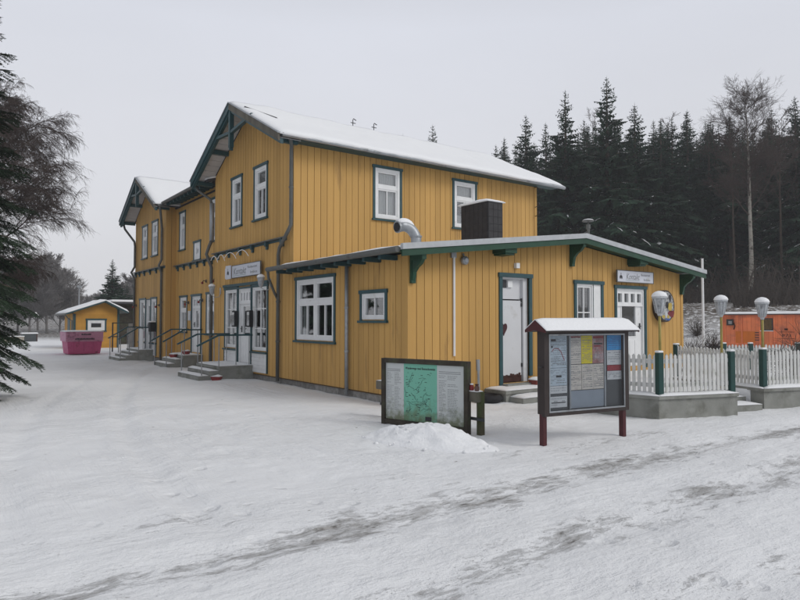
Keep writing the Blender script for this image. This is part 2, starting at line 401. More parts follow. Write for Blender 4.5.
def window(M, u0, u1, z0, z1, cols=1, transom=.36, munt=1, sill=True, trim=.075, parent=bld, curtain=None, flip=False, w_in=-.055, rows=0, head=True, fr=.08):
    """white frame in the opening with casing, panes and sill as sub-parts"""
    mb = MB(); f = fr
    mb.mbox(M, u0, u0+f, w_in-.03, .03, z0, z1); mb.mbox(M, u1-f, u1, w_in-.03, .03, z0, z1)
    mb.mbox(M, u0+f, u1-f, w_in-.03, .03, z0, z0+f); mb.mbox(M, u0+f, u1-f, w_in-.03, .03, z1-f, z1)
    a, b, c, d = u0+f, u1-f, z0+f, z1-f
    zt = d-(d-c)*transom if transom else d
    if transom: mb.mbox(M, a, b, w_in-.02, .022, zt-.045, zt+.045)
    cw = (b-a)/cols
    for i in range(1, cols): mb.mbox(M, a+cw*i-.045, a+cw*i+.045, w_in-.02, .018, c, d)
    for i in range(cols):
        l, r = a+cw*i, a+cw*(i+1)
        if i: l += .045
        if i < cols-1: r -= .045
        for (p, q, mm) in ((c, (zt-.045 if transom else d), munt), ((zt+.045), d, 0)) if transom else ((c, d, munt),):
            s = .042     # sash
            mb.mbox(M, l, l+s, w_in, .005, p, q); mb.mbox(M, r-s, r, w_in, .005, p, q)
            mb.mbox(M, l+s, r-s, w_in, .005, p, p+s); mb.mbox(M, l+s, r-s, w_in, .005, q-s, q)
            for k in range(1, mm+1):
                x = l+(r-l)*k/(mm+1); mb.mbox(M, x-.013, x+.013, w_in+.005, -.002, p+s, q-s)
            for k in range(1, rows+1):
                zz = p+(q-p)*k/(rows+1); mb.mbox(M, l+s, r-s, w_in+.008, -.004, zz-.012, zz+.012)
    o = mb.build('window', 'white_paint', parent)
    p = MB(); p.mbox(M, a+.01, b-.01, w_in+.018, w_in+.024, c+.01, d-.01); p.build('pane', 'glass', o)
    t = trim; tm = MB()
    tm.mbox(M, u0-t, u0, .0, .045, z0-.02, z1); tm.mbox(M, u1, u1+t, .0, .045, z0-.02, z1)
    if head: tm.mbox(M, u0-t-.02, u1+t+.02, .0, .06, z1, z1+t)
    tm.build('casing', 'teal_trim', o)
    if sill:
        s = MB(); s.mbox(M, u0-t-.03, u1+t+.03, .0, .085, z0-.07, z0-.02); s.build('sill', 'teal_trim', o)
    cb = MB()
    if curtain is None: curtain = [(0,1,.0,.35)] if random.random() < .3 else [(0,.16,0,1),(.84,1,0,1)]
    for (p0,p1,q0,q1) in curtain:
        nseg = max(3, int((p1-p0)*(b-a)/.03)); ua = a+(b-a)*p0; ub = a+(b-a)*p1
        za = d-(d-c)*q1; zb = d-(d-c)*q0
        for i in range(nseg):
            x0_, x1_ = ua+(ub-ua)*i/nseg, ua+(ub-ua)*(i+1)/nseg
            wa = -.10-.015*(i%2); wb = -.10-.015*((i+1)%2)
            cb.quad(M(x0_,wa,za), M(x1_,wb,za), M(x1_,wb,zb), M(x0_,wa,zb))
    if cb.v: cb.build('curtain', 'curtain', o, recalc=False)
    return o

# --- openings (u0,u1,z0,z1)
opA = [(2.72,4.52,1.14,2.58), (.72,1.56,1.62,2.15),
       (8.33,9.28,.80,2.52), (7.33,8.24,.36,2.52), (6.26,7.22,.78,2.52),
       (8.09,8.80,4.42,5.82), (6.33,7.12,4.42,5.83)]
gr_top = lambda u: 7.72-.506*abs(u-7.54)-.15
ext_top = lambda x: 3.50-.1146*abs(x-4.70)-.10
topA = lambda u: (gr_top(u) if u > 4.785 else ext_top(0)+.0)
wall(MA(0), 0.0, 4.77, .14, lambda u: ext_top(0), [o for o in opA if o[1] < 4.77])
wall(MA(0), 4.772, 10.3, .14, gr_top, [o for o in opA if o[0] > 4.7])
opB = [(2.45,3.27,.28,2.52), (4.88,5.80,1.12,2.46), (6.42,7.60,.45,2.40)]
wall(MBk(0), 0.0, 9.39, .14, ext_top, opB)
opU = [(2.43,3.26,4.40,5.78), (5.28,6.12,4.40,5.78)]
wall(MBk(4.77), 0.0, 8.86, 3.0, lambda u: 6.20, opU)
opM = [(14.22,15.0,1.20,2.47), (12.66,13.6,.46,2.47), (11.25,12.03,1.16,2.50), (14.52,15.12,4.32,5.70), (12.78,13.42,3.80,4.40), (11.0,11.6,4.32,5.70)]
wall(MA(.38), 10.3, 15.65, .14, lambda u: 6.15, opM)
wall(MBk(15.65), 0.0, .38, .14, lambda u: 6.1)
opL = [(18.55,19.42,.72,2.48), (17.72,18.40,.40,2.46), (16.86,17.60,.72,2.48), (18.36,19.10,4.28,5.60), (16.80,17.56,4.28,5.62)]
lg_top = lambda u: 7.50-.535*abs(u-17.9)-.14
wall(MA(0), 15.65, 20.25, .14, lg_top, opL)
# rear and side walls
wall(lambda u,w,z: (9.39+w,u,z), 0.0, 4.77, .14, lambda u: ext_top(9.39), bw=.19)
wall(lambda u,w,z: (8.86+w,u,z), 4.77, 20.25, .14, lambda u: 6.0)
wall(lambda u,w,z: (u,20.25+w,z), 0.0, 8.86, .14, lambda u: 6.0)
wall(lambda u,w,z: (u,10.3+w,z), 0.0, .38, .14, lambda u: 6.1)
gb = MB()   # rear gable infill (north/east), closes the attic
gb.add([(8.8,4.6,6.0),(8.8,10.4,6.0),(8.8,7.54,7.5)], [(0,1,2)]); gb.build('gable_board', 'board_gap', bld, recalc=False)
# interior: floor between storeys, inner dark back wall
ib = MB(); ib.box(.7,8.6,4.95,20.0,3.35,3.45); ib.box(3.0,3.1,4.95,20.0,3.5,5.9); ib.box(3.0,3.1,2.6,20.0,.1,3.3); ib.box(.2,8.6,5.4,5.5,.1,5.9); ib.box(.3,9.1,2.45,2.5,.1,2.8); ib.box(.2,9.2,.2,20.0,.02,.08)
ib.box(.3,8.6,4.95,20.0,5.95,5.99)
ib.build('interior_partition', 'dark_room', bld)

# windows
MA0 = MA(0); MB0 = MBk(0); MBU = MBk(4.77); MAm = MA(.38)
window(MA0, *opA[0], cols=2, transom=.36, munt=1, curtain=[(0,.10,0,1),(.90,1,0,1)])
window(MA0, *opA[1], cols=1, transom=0, munt=1, fr=.05, curtain=[])
window(MA0, *opA[5], cols=1, transom=.36, munt=1); window(MA0, *opA[6], cols=1, transom=.36, munt=1)
window(MBU, *opU[0], curtain=[(0,1,0,.98)]); window(MBU, *opU[1], curtain=[(0,1,0,.45),(.0,.5,.75,1)])
window(MAm, *opM[0]); window(MAm, *opM[2]); window(MAm, *opM[3]); window(MAm, *opM[4], transom=0, munt=0, fr=.19, curtain=[]); window(MAm, *opM[5])
window(MA0, *opL[3]); window(MA0, *opL[4])
for i in (0,2): window(MA0, *opL[i], transom=0, munt=0, rows=0, curtain=[(0,.3,0,1)])
window(MA0, *opA[2], transom=0, munt=1, rows=2, fr=.05, curtain=[], sill=False); window(MA0, *opA[4], transom=0, munt=1, rows=2, fr=.05, curtain=[], sill=False)
# face B window: dark four-light sash on the left, blank white board on the right
wB = window(MB0, opB[1][0], 5.50, opB[1][2], opB[1][3], transom=0, munt=1, rows=1, curtain=[], head=False, trim=.001, sill=False, fr=.04)
mb = MB(); mb.mbox(MB0, 5.502, opB[1][1], -.10, .025, opB[1][2], opB[1][3]); o = mb.build('shutter', 'white_paint', wB)
mb = MB(); t = .085
mb.mbox(MB0, opB[1][0]-t, opB[1][0], .0, .05, opB[1][2]-.02, opB[1][3]); mb.mbox(MB0, opB[1][1], opB[1][1]+t, .0, .05, opB[1][2]-.02, opB[1][3])
mb.mbox(MB0, opB[1][0]-t-.02, opB[1][1]+t+.02, .0, .065, opB[1][3], opB[1][3]+t); mb.mbox(MB0, opB[1][0]-t-.03, opB[1][1]+t+.03, .0, .085, opB[1][2]-.07, opB[1][2]-.02)
mb.build('casing', 'teal_trim', wB)

def door(M, u0, u1, z0, z1, glass=None, top_lights=0, parent=bld, trim=.08, leaf='white_paint', handle_side=1, panels=True, label=None):
    mb = MB(); w0 = -.09; fr = .05
    mb.mbox(M, u0, u0+fr, w0, .02, z0, z1); mb.mbox(M, u1-fr, u1, w0, .02, z0, z1); mb.mbox(M, u0+fr, u1-fr, w0, .02, z1-fr, z1)
    zl = z1-fr
    a, b = u0+fr, u1-fr
    pn = MB()
    if top_lights:
        h = .34; zl = z1-fr-h
        mb.mbox(M, a, b, w0, .01, zl-.05, zl)
        k = top_lights; sp = (b-a)/k
        for i in range(k+1):
            x = a+sp*i; mb.mbox(M, max(a,x-.05), min(b,x+.05), w0+.01, .0, zl, z1-fr)
        mb.mbox(M, a, b, w0+.012, -.002, z1-fr-.07, z1-fr); mb.mbox(M, a, b, w0+.012, -.002, zl, zl+.05)
        pn.mbox(M, a+.01, b-.01, w0+.03, w0+.036, zl+.02, z1-fr-.02)
        zl -= .05
    if glass:
        g0, g1, gz0, gz1 = glass
        mb.mbox(M, a, g0, w0+.02, -.03, z0, zl); mb.mbox(M, g1, b, w0+.02, -.03, z0, zl)
        mb.mbox(M, g0, g1, w0+.02, -.03, z0, gz0); mb.mbox(M, g0, g1, w0+.02, -.03, gz1, zl)
        pn.mbox(M, g0+.002, g1-.002, w0+.035, w0+.04, gz0+.002, gz1-.002)
        for (p,q) in ((g0-.03,g0),(g1,g1+.03)): mb.mbox(M, p, q, -.03, -.018, gz0-.03, gz1+.03)
        for (p,q) in ((gz0-.03,gz0),(gz1,gz1+.03)): mb.mbox(M, g0, g1, -.03, -.018, p, q)
        if panels:
            k = 4
            for i in range(k):
                x0_ = a+.08+(b-a-.16)*i/k; mb.mbox(M, x0_+.01, x0_+(b-a-.16)/k-.01, -.03, -.02, z0+.12, gz0-.1)
    else: mb.mbox(M, a, b, w0+.02, -.03, z0, zl)
    o = mb.build('door', leaf, parent)
    if pn.v: pn.build('pane', 'glass', o)
    hb = MB(); x = b-.09 if handle_side > 0 else a+.09; zh = z0+1.0
    hb.mbox(M, x-.02, x+.02, -.03, -.01, zh-.1, zh+.08); hb.mbox(M, x-.10*handle_side, x, .0, .02, zh-.01, zh+.012); hb.mbox(M, x-.01, x+.01, -.012, .02, zh-.01, zh+.012)
    hb.build('handle', 'dark_metal', o)
    tm = MB(); tm.mbox(M, u0-trim, u0, .0, .05, z0-.05, z1); tm.mbox(M, u1, u1+trim, .0, .05, z0-.05, z1); tm.mbox(M, u0-trim-.02, u1+trim+.02, .0, .065, z1, z1+trim)
    tm.build('casing', 'teal_trim', o)
    return o
dm = door(MA0, *opA[3], glass=(7.50,8.00,1.16,2.0), top_lights=4, trim=.045)
d2 = door(MAm, *opM[1], glass=(13.0,13.32,1.35,1.95), top_lights=3)
d3 = door(MA0, *opL[1], glass=(17.92,18.2,1.0,2.2), trim=.04)
d4 = door(MB0, *opB[2], glass=(6.70,7.28,1.20,1.98), top_lights=4, handle_side=1)
# panels under the entrance windows
for (a, b, z0, z1) in ((8.30,9.30,.18,.72), (6.24,7.24,.18,.70), (18.5,19.45,.18,.64), (16.84,17.62,.18,.64)):
    mb = MB(); k = 5; h = (z1-z0)/k
    mb.mbox(MA0, a, b, .024, .036, z0, z1)
    for i in range(k): mb.mbox(MA0, a+.01, b-.01, .036, .048, z0+h*i+.008, z0+h*(i+1)-.008)
    o = mb.build('apron_panel', 'white_paint', bld)
    tm = MB(); tm.mbox(MA0, a-.05, b+.05, .024, .10, z1, z1+.05); tm.mbox(MA0, a-.05, a, .024, .055, z0, z1); tm.mbox(MA0, b, b+.05, .024, .055, z0, z1)
    tm.build('casing', 'teal_trim', o)
mb = MB(); mb.mbox(MA0, 6.16, 9.42, .024, .075, 2.60, 2.68)
for u in (7.27, 8.285): mb.mbox(MA0, u-.03, u+.03, .024, .06, .2, 2.6)
mb.build('lintel_board', 'teal_trim', bld)
# kitchen door on face B: leaf below a fixed panel, damaged foot
M = MB0; u0,u1,z0,z1 = opB[0]
mb = MB(); mb.mbox(M, u0, u0+.035, -.16, .01, z0, z1); mb.mbox(M, u1-.13, u1, -.16, -.02, z0, z1); mb.mbox(M, u0+.035, u1-.13, -.16, .01, z1-.03, z1)
mb.mbox(M, u0+.035, u1-.13, -.13, -.09, 2.06, z1-.03); mb.mbox(M, u0+.035, u1-.16, -.12, -.055, .42, 2.03)
dk_ = mb.build('door', 'white_door', bld)
mb = MB(); mb.mbox(M, u0+.035, u1-.16, -.12, -.06, .29, .419)
for i in range(9):
    x = u0+.05+i*.065; mb.mbox(M, x, x+.06, -.056, -.052, .40, .43+.05*random.random())
mb.build('rotten_foot_board', 'rust_brown', dk_)['label'] = 'brown rotten lower edge of the white door'
mb = MB(); mb.mbox(M, u0+.05, u0+.24, -.09, -.075, 2.30, 2.47); mb.build('vent_opening', 'dark_metal', dk_)
mb = MB(); mb.mbox(M, u0+.26, u0+.40, -.09, -.05, 2.31, 2.45); mb.build('vent_cover', 'white_paint', dk_)
mb = MB()
for zz in (.6, 1.9, 2.0): mb.mbox(M, u1-.17, u1-.15, -.06, -.03, zz, zz+.08)
mb.build('hinge', 'dark_metal', dk_)
mb = MB(); t=.09
mb.mbox(M, u0-t, u0, .0, .05, .16, z1); mb.mbox(M, u1, u1+t, .0, .05, .40, z1); mb.mbox(M, u0-t-.02, u1+t+.02, .0, .065, z1, z1+t)
mb.build('casing', 'teal_trim', dk_)
mb = MB()   # heart
pts = []
for i in range(24):
    a = 2*PI*i/24; pts.append((.0075*16*math.sin(a)**3*.8, .009*(13*math.cos(a)-5*math.cos(2*a)-2*math.cos(3*a)-math.cos(4*a))))
hx, hz_ = u0+.12, 1.43
fr_ = [(hx+p[0], -.035, hz_+p[1]) for p in pts]; bk_ = [(hx+p[0], .05, hz_+p[1]) for p in pts]
fr_ = [(x, -.0+.035, z) for x,y,z in fr_]; bk_ = [(x,.053,z) for x,y,z in bk_]
k = len(pts); mb.add(fr_+bk_, [tuple(range(k)), tuple(range(2*k-1,k-1,-1))]+[(i,(i+1)%k,k+(i+1)%k,k+i) for i in range(k)])
mb.build('door_ornament', 'heart_red', dk_)

# plinth of dressed stone blocks
mb = MB()
def plinth(M, u0, u1):
    u = u0
    while u < u1:
        e = min(u+random.uniform(.38,.6), u1); mb.mbox(M, u+.006, e-.006, -.14, .006+random.uniform(-.006,.006), -.25, .128); u = e
    mb.mbox(M, u0, u1, -.14, -.012, -.25, .13)
plinth(MA0, 0, 10.3); plinth(MAm, 10.3, 15.65); plinth(MA0, 15.65, 20.25); plinth(MB0, .01, 9.38)
mb.build('plinth', 'plinth_stone', bld)
# water table board
mb = MB(); 
for (M_, a, b) in ((MA0, -.02, 10.3), (MA0, 15.65, 20.25), (MB0, 0, 9.4)): mb.mbox(M_, a, b, .0, .03, .118, .138)
mb.build('base_board', 'board_gap', bld)
# corner boards
for q in ((-.034,.06,-.034,.06,.14,2.9),(-.036,.0,4.70,4.80,3.05,6.1),(8.8,8.895,4.733,4.80,3.1,6.05),(9.33,9.425,-.034,.0,.14,2.86),(-.034,0,15.63,15.72,.14,6.0),(-.034,0,20.18,20.28,.14,6.0)):
    mb = MB(); mb.box(*q); mb.build('corner_board', 'yellow_boards', bld)

# belt ledge between storeys, with blocks beneath
def ledge(M, u0, u1, blocks, z=3.70):
    mb = MB(); mb.mbox(M, u0, u1, .0, .13, z, z+.03); o = mb.build('belt_ledge', 'pipe_brown', bld)
    s = MB(); s.mbox(M, u0+.01, u1-.01, .02, .035, z-.06, z-.002); s.build('belt_fillet', 'teal_trim', o)
    for u in blocks:
        b = MB(); b.mbox(M, u-.05, u+.05, .024, .11, z-.12, z-.003); b.mbox(M, u-.05, u+.05, .024, .07, z-.2, z-.12)
        b.build('ledge_block', 'teal_trim', o)
ledge(MA0, 5.08, 10.30, [5.3,6.25,7.2,8.1,9.0,9.9])
ledge(MAm, 10.32, 15.63, [10.8,11.55,12.3,13.05,13.8,14.55,15.3])
ledge(MA0, 15.66, 20.3, [16.1,16.9,17.8,18.7,19.5,20.1])

# --- roofs
def slab(mb, p, th):
    p = [Vector(q) for q in p]; nrm = (p[1]-p[0]).cross(p[3]-p[0]).normalized()
    if nrm.z < 0: nrm = -nrm
    mb.hexa([q-nrm*th for q in p]+list(p))
def snow_sheet(p, th=.09, nx=60, ny=16, seed=0, inset=.0, bulge=.05):
    """rounded snow layer lying on the roof quad p0(eave a) p1(eave b) p2(ridge b) p3(ridge a)"""
    p = [Vector(q) for q in p]; nrm = (p[1]-p[0]).cross(p[3]-p[0]).normalized()
    if nrm.z < 0: nrm = -nrm
    mb = MB(); W = nx+1
    lenu = (p[1]-p[0]).length
    tops = []; bots = []
    for j in range(ny+1):
        for i in range(nx+1):
            u = i/nx; v = j/ny
            ex = min(u, 1-u)*lenu; ev = v*(p[3]-p[0]).length
            q = (p[0]*(1-u)+p[1]*u)*(1-v)+(p[3]*(1-u)+p[2]*u)*v
            nn = noise.noise(Vector((q.x*.8+seed, q.y*.8, seed)))
            n2_ = noise.noise(Vector((q.x*2.6+seed, q.y*2.6, seed+8)))
            h = th*(1+.45*nn+.22*n2_)*(smooth(-.04,.16,ex)*.75+.25)*(smooth(-.05,.2,ev)*.7+.3)
            down = (p[0]-p[3]).normalized()
            lip = bulge*(.45+.9*noise.noise(Vector((q.x*.55+seed,q.y*.3,4)))+.35*noise.noise(Vector((q.x*3+seed,q.y,9))))*(1-smooth(0,.25,ev)) if bulge else 0
            tops.append(q+nrm*(h+.004)+down*max(0,lip)); bots.append(q+nrm*.003+down*max(0,lip)*.8)
    mb.v = [tuple(q) for q in tops+bots]; K = len(tops)
    for j in range(ny):
        for i in range(nx):
            k = j*W+i; mb.f.append((k,k+1,k+W+1,k+W)); mb.f.append((K+k,K+k+W,K+k+W+1,K+k+1)); mb.mi += [0,0]
    bd = [i for i in range(nx+1)]+[j*W+nx for j in range(1,ny+1)]+[ny*W+i for i in range(nx-1,-1,-1)]+[j*W for j in range(ny-1,0,-1)]
    for a, b in zip(bd, bd[1:]+bd[:1]): mb.f.append((a,K+a,K+b,b)); mb.mi.append(0)
    return mb
def roof_part(quads, th, snow_kw, mat_='roof_felt', snow_th=.09):
    mb = MB()
    for q in quads: slab(mb, q, th)
    o = mb.build('roof', mat_, bld)
    for i, q in enumerate(quads):
        s = snow_sheet(q, snow_th, seed=i*3+len(quads), **snow_kw); s.build('snow_cover', 'roof_snow', o, smooth=True)
    return o
sl = .506
QS = [(-.62,4.32,7.72-sl*3.22),(9.80,4.32,7.72-sl*3.22),(9.55,7.54,7.72),(-.62,7.54,7.72)]
QN = [(-.62,10.80,7.72-sl*3.26),(9.5,10.80,7.72-sl*3.26),(9.55,7.545,7.72),(-.62,7.545,7.72)]
r1 = roof_part([QS, QN], .07, dict(bulge=.22, nx=110, ny=24), snow_th=.09)
LS = [(-.62,15.08,7.50-.535*2.82),(4.6,15.08,7.50-.535*2.82),(4.6,17.9,7.50),(-.62,17.9,7.50)]
LN = [(-.62,20.66,7.50-.535*2.76),(4.6,20.66,7.50-.535*2.76),(4.6,17.905,7.50),(-.62,17.905,7.50)]
r2 = roof_part([LS, LN], .07, dict(bulge=.03), snow_th=.085)
MS = [(-.28,10.25,6.10),(-.28,15.9,6.10),(4.4,15.9,7.44),(4.4,10.25,7.44)]
MN = [(9.2,10.25,6.05),(9.2,20.6,6.05),(4.41,20.6,7.44),(4.41,10.25,7.44)]
r3 = roof_part([MS, MN], .07, dict(bulge=.05), snow_th=.11)
# wing roof
ez = 3.50-.1146*5.17
ES = [(-.47,-.42,ez),(-.47,5.05,ez),(4.70,5.05,3.50),(4.70,-.42,3.50)]
ES2 = [(-.47,-.42,ez),(-.47,4.74,ez),(4.70,4.74,3.50),(4.70,-.42,3.50)]
EN = [(9.87,-.42,ez),(9.87,4.74,ez),(4.705,4.74,3.50),(4.705,-.42,3.50)]
r4 = roof_part([ES2, EN], .05, dict(bulge=0, ny=30, nx=30), snow_th=.06)
mb = MB(); slab(mb, [(-.47,4.74,ez),(-.47,5.08,ez),(-.03,5.08,ez+.05),(-.03,4.74,ez+.05)], .05); mb.build('eave_return', 'roof_felt', bld)

# white soffits and barge boards on the two street gables
def gable_trim(yc, zr, s, hw_r, hw_l, xo, xw, trussz):
    for sg, hw in ((-1, hw_r), (1, hw_l)):
        b = MB()
        # soffit boards
        k = 14
        for i in range(k):
            t0, t1 = i/k, (i+1)/k-.006
            y0, y1 = yc+sg*hw*t0, yc+sg*hw*t1
            zz0, zz1 = zr-s*hw*t0-.095, zr-s*hw*t1-.095
            b.hexa([(xo+.04,y0,zz0-.015),(xo+.04,y1,zz1-.015),(xw-.03,y1,zz1-.015),(xw-.03,y0,zz0-.015),(xo+.04,y0,zz0),(xo+.04,y1,zz1),(xw-.03,y1,zz1),(xw-.03,y0,zz0)])
        b.build('soffit', 'soffit', bld)
        # barge board
        b = MB(); y1 = yc+sg*(hw+.02); z1 = zr-s*hw
        b.hexa([(xo-.035,yc,zr-.20),(xo-.035,y1,z1-.18),(xo+.012,y1,z1-.18),(xo+.012,yc,zr-.20),(xo-.035,yc,zr-.012),(xo-.035,y1,z1-.012),(xo+.012,y1,z1-.012),(xo+.012,yc,zr-.012)])
        o = b.build('barge_board', 'teal_trim' if sg > 0 else 'old_wood', bld)
        c = MB(); c.hexa([(xo-.06,yc,zr-.008),(xo-.06,y1+sg*.02,z1-.008),(xo+.02,y1+sg*.02,z1-.008),(xo+.02,yc,zr-.008),(xo-.06,yc,zr+.018),(xo-.06,y1+sg*.02,z1+.018),(xo+.02,y1+sg*.02,z1+.018),(xo+.02,yc,zr+.018)])
        c.build('verge_strip', 'zinc', o)
        # rafter behind the barge board
        b = MB(); b.hexa([(xo+.014,yc,zr-.27),(xo+.014,y1,z1-.25),(xo+.10,y1,z1-.25),(xo+.10,yc,zr-.27),(xo+.014,yc,zr-.125),(xo+.014,y1,z1-.125),(xo+.10,y1,z1-.125),(xo+.10,yc,zr-.125)])
        b.build('rafter', 'teal_trim', bld)
        # purlin stubs carrying the overhang
        for t in (.5, .93):
            yy = yc+sg*hw*t; zz = zr-s*hw*t-.19
            b = MB(); b.box(xo+.11, xw-.024, yy-.05, yy+.05, zz-.07, zz+.06); b.build('purlin_end', 'teal_trim', bld)
    b = MB(); zt = trussz; hy = (zr-zt)/s-.15
    b.beam((xo+.05,yc-hy,zt+.12),(xo+.05,yc,zt-.0),.08,.10,up=(1,0,0)); b.beam((xo+.05,yc,zt-.0),(xo+.05,yc+hy,zt+.12),.08,.10,up=(1,0,0))
    b.build('collar_brace', 'teal_trim', bld)
    b = MB(); b.box(xo-.01, xo+.11, yc-.055, yc+.055, zt-.42, zr-.16); b.box(xo-.0, xo+.10, yc-.035, yc+.035, zt-.50, zt-.42); b.build('king_post', 'teal_trim', bld)
gable_trim(7.54, 7.72, sl, 3.22, 3.26, -.62, 0, 6.88)
gable_trim(17.9, 7.50, .535, 2.82, 2.76, -.62, 0, 6.78)
# middle eave: fascia + exposed rafter tails
for i in range(12):
    y = 10.7+i*.41; mb = MB(); mb.beam((-.26,y,5.985),(.4,y,6.165),.07,.12); mb.build('rafter_tail', 'teal_trim', bld)
mb = MB(); mb.tube([(-.33,10.85,6.07),(-.33,15.1,6.05)], .055, 8); mb.build('gutter', 'pipe_brown', bld)
mb = MB(); mb.tube([(-.66+.1,4.27,6.06),(9.75,4.27,6.03)], .05, 8); mb.build('gutter', 'zinc', bld)
mb = MB(); mb.tube([(-.52,15.03,5.93),(-.1,15.03,5.93)], .05, 8); mb.build('gutter', 'pipe_brown', bld)
mb = MB(); mb.tube([(-.55,10.86,6.02),(-.05,10.86,6.02)], .05, 8); mb.build('gutter', 'pipe_brown', bld)
mb = MB(); mb.tube([(-.55,20.72,5.97),(-.05,20.72,5.97)], .05, 8); mb.build('gutter', 'pipe_brown', bld)
# fascia under the long eave (soffit boards)
mb = MB(); mb.box(.0,9.6,4.40,4.745,6.03,6.05); mb.build('soffit', 'teal_trim', bld)
# wing gutter, rafter tails
mb = MB(); mb.tube([(-.53,-.40,ez-.03),(-.53,5.15,ez-.04)], .06, 10); g_ = mb.build('gutter', 'pipe_brown', bld)
for i in range(9):
    y = .35+i*.56; mb = MB(); mb.box(-.42,-.024,y-.045,y+.045,ez-.15,ez-.055); mb.build('rafter_tail', 'teal_trim', bld)
# wing barge boards
for sg in (-1, 1):
    b = MB(); x1 = 4.70+sg*5.17
    def bb(y0,y1,dz0,dz1): b.hexa([(4.70,y0,3.50+dz0),(x1,y0,ez+dz0),(x1,y1,ez+dz0),(4.70,y1,3.50+dz0),(4.70,y0,3.50+dz1),(x1,y0,ez+dz1),(x1,y1,ez+dz1),(4.70,y1,3.50+dz1)])
    bb(-.46,-.425,-.155,-.035); o = b.build('barge_board', 'green_trim', bld)
    b = MB(); bb(-.485,-.40,-.034,.075); b.build('verge_strip', 'lamp_frame', o)
    b = MB(); bb(-.425,-.02,-.075,-.055); b.build('soffit', 'green_trim', bld)
def bracket(x, z, big):
    b = MB()
    if big:
        b.box(x-.05,x+.05,-.42,-.024,z-.12,z); b.box(x-.05,x+.05,-.10,-.024,z-.55,z-.12)
        pts = [(-.40,z-.12),(-.33,z-.20),(-.22,z-.26),(-.14,z-.34),(-.11,z-.48),(-.10,z-.50),(-.10,z-.12)]
        k = len(pts); b.add([(x-.04,p[0],p[1]) for p in pts]+[(x+.04,p[0],p[1]) for p in pts], [tuple(range(k)),tuple(range(2*k-1,k-1,-1))]+[(i,(i+1)%k,k+(i+1)%k,k+i) for i in range(k)])
    else:
        b.box(x-.17,x+.17,-.40,-.024,z-.14,z); b.box(x-.13,x+.13,-.36,-.024,z-.18,z-.14)
    b.build('eave_bracket', 'green_trim', bld)
bracket(.06, 2.90-.05, True); bracket(2.35, 3.13, False); bracket(4.7, 3.40, True); bracket(7.05, 3.14, False); bracket(9.33, 2.86, True)

# downpipes
def pipe(pts, r=.045, m='pipe_brown', name='downpipe', parent=bld):
    r *= .86; mb = MB(); mb.tube(pts, r, 10); o = mb.build(name, m, parent, smooth=True)
    c = MB(); P = [Vector(p) for p in pts]
    for a, b in zip(P[:-1], P[1:]):
        ln = (b-a).length
        if ln > 1.2:
            k = int(ln/1.3)
            for i in range(1, k+1):
                q = a+(b-a)*(i/(k+1)); c.tube([q-(b-a).normalized()*.02, q+(b-a).normalized()*.02], r*1.25, 10)
    if c.v: c.build('pipe_clip', m, o)
    return o
pipe([(-.30,4.36,6.0),(-.12,4.66,5.93),(-.10,4.72,5.85),(-.10,4.72,3.98),(-.13,4.80,3.84),(-.16,5.24,3.44),(-.12,5.38,3.28),(-.10,5.42,3.10),(-.10,5.44,.05)], .055)
pipe([(-.53,5.12,2.86),(-.50,5.14,2.66),(-.22,5.38,2.30),(-.12,5.45,2.18)], .04)
pipe([(-.10,2.05,2.80),(-.10,2.05,.02)], .048, 'zinc')
pipe([(-.48,10.84,5.98),(-.40,10.80,5.80),(-.12,10.46,5.50),(-.09,10.40,5.35)], .05, 'pipe_brown')
pipe([(-.09,10.38,5.36),(-.09,10.38,4.15)], .085, 'zinc')
pipe([(-.09,10.38,4.16),(-.16,10.40,3.98),(-.24,10.42,3.72),(-.14,10.40,3.45),(-.09,10.38,3.30),(-.09,10.38,.05)], .06)
pipe([(-.45,15.03,5.90),(-.40,15.1,5.75),(-.11,15.9,5.2),(-.10,15.95,5.0),(-.10,15.95,3.98),(-.2,15.95,3.75),(-.10,15.95,3.45),(-.10,15.95,.05)], .055)
pipe([(-.45,20.72,5.9),(-.40,20.7,5.7),(-.12,20.15,5.1),(-.10,20.12,4.9),(-.10,20.12,3.98),(-.24,20.12,3.72),(-.10,20.12,3.45),(-.10,20.12,.05)], .055)

# roof furniture of the wing
mb = MB(); mb.box(3.96,4.48,1.95,2.95,3.2,4.60); 
c1 = mb.build('chimney', 'chimney_slate', bld)
mb = MB()
for i in range(7):
    z = 3.3+i*.185
    for k in range(6): mb.box(3.950,3.958,1.97+k*.163,1.97+(k+1)*.163-.008,z,z+.177)
    for k in range(3): mb.box(3.975+k*.165,3.975+(k+1)*.165-.008,1.938,1.948,z,z+.177)
mb.build('slate_cladding', 'chimney_slate', c1)
s = snow_sheet([(3.90,1.90,4.60),(4.54,1.90,4.60),(4.54,3.02,4.60),(3.90,3.02,4.60)], .10, 14, 18, 5, bulge=0); s.build('snow_cap', 'roof_snow', c1, smooth=True)
gx, gy = 1.19, 1.3; DZ = -.13
mb = MB(); arc = [(gx,gy,3.0),(gx,gy,3.50)]+[(gx-.26+.26*math.cos(R(a)),gy+.08*math.sin(R(a)), 3.50+.26*math.sin(R(a))) for a in range(15,100,14)]+[(gx-.42,gy+.1,3.73)]; arc = [(p[0],p[1],p[2]+DZ) for p in arc]
mb.tube(arc, .115, 16, cap=True); gd = mb.build('vent_duct', 'zinc', bld, smooth=True)
mb = MB(); mb.tube([(gx-.452,gy+.1,3.73+DZ),(gx-.441,gy+.1,3.73+DZ)], .105, 16); mb.build('duct_dark_disc', 'rubber', gd)  # black disc over the end cap, painted shade of the hollow duct mouth
mb = MB(); mb.tube([(gx-.44,gy+.1,3.73+DZ),(gx-.40,gy+.1,3.735+DZ)], .13, 16); mb.build('duct_collar', 'zinc', gd)
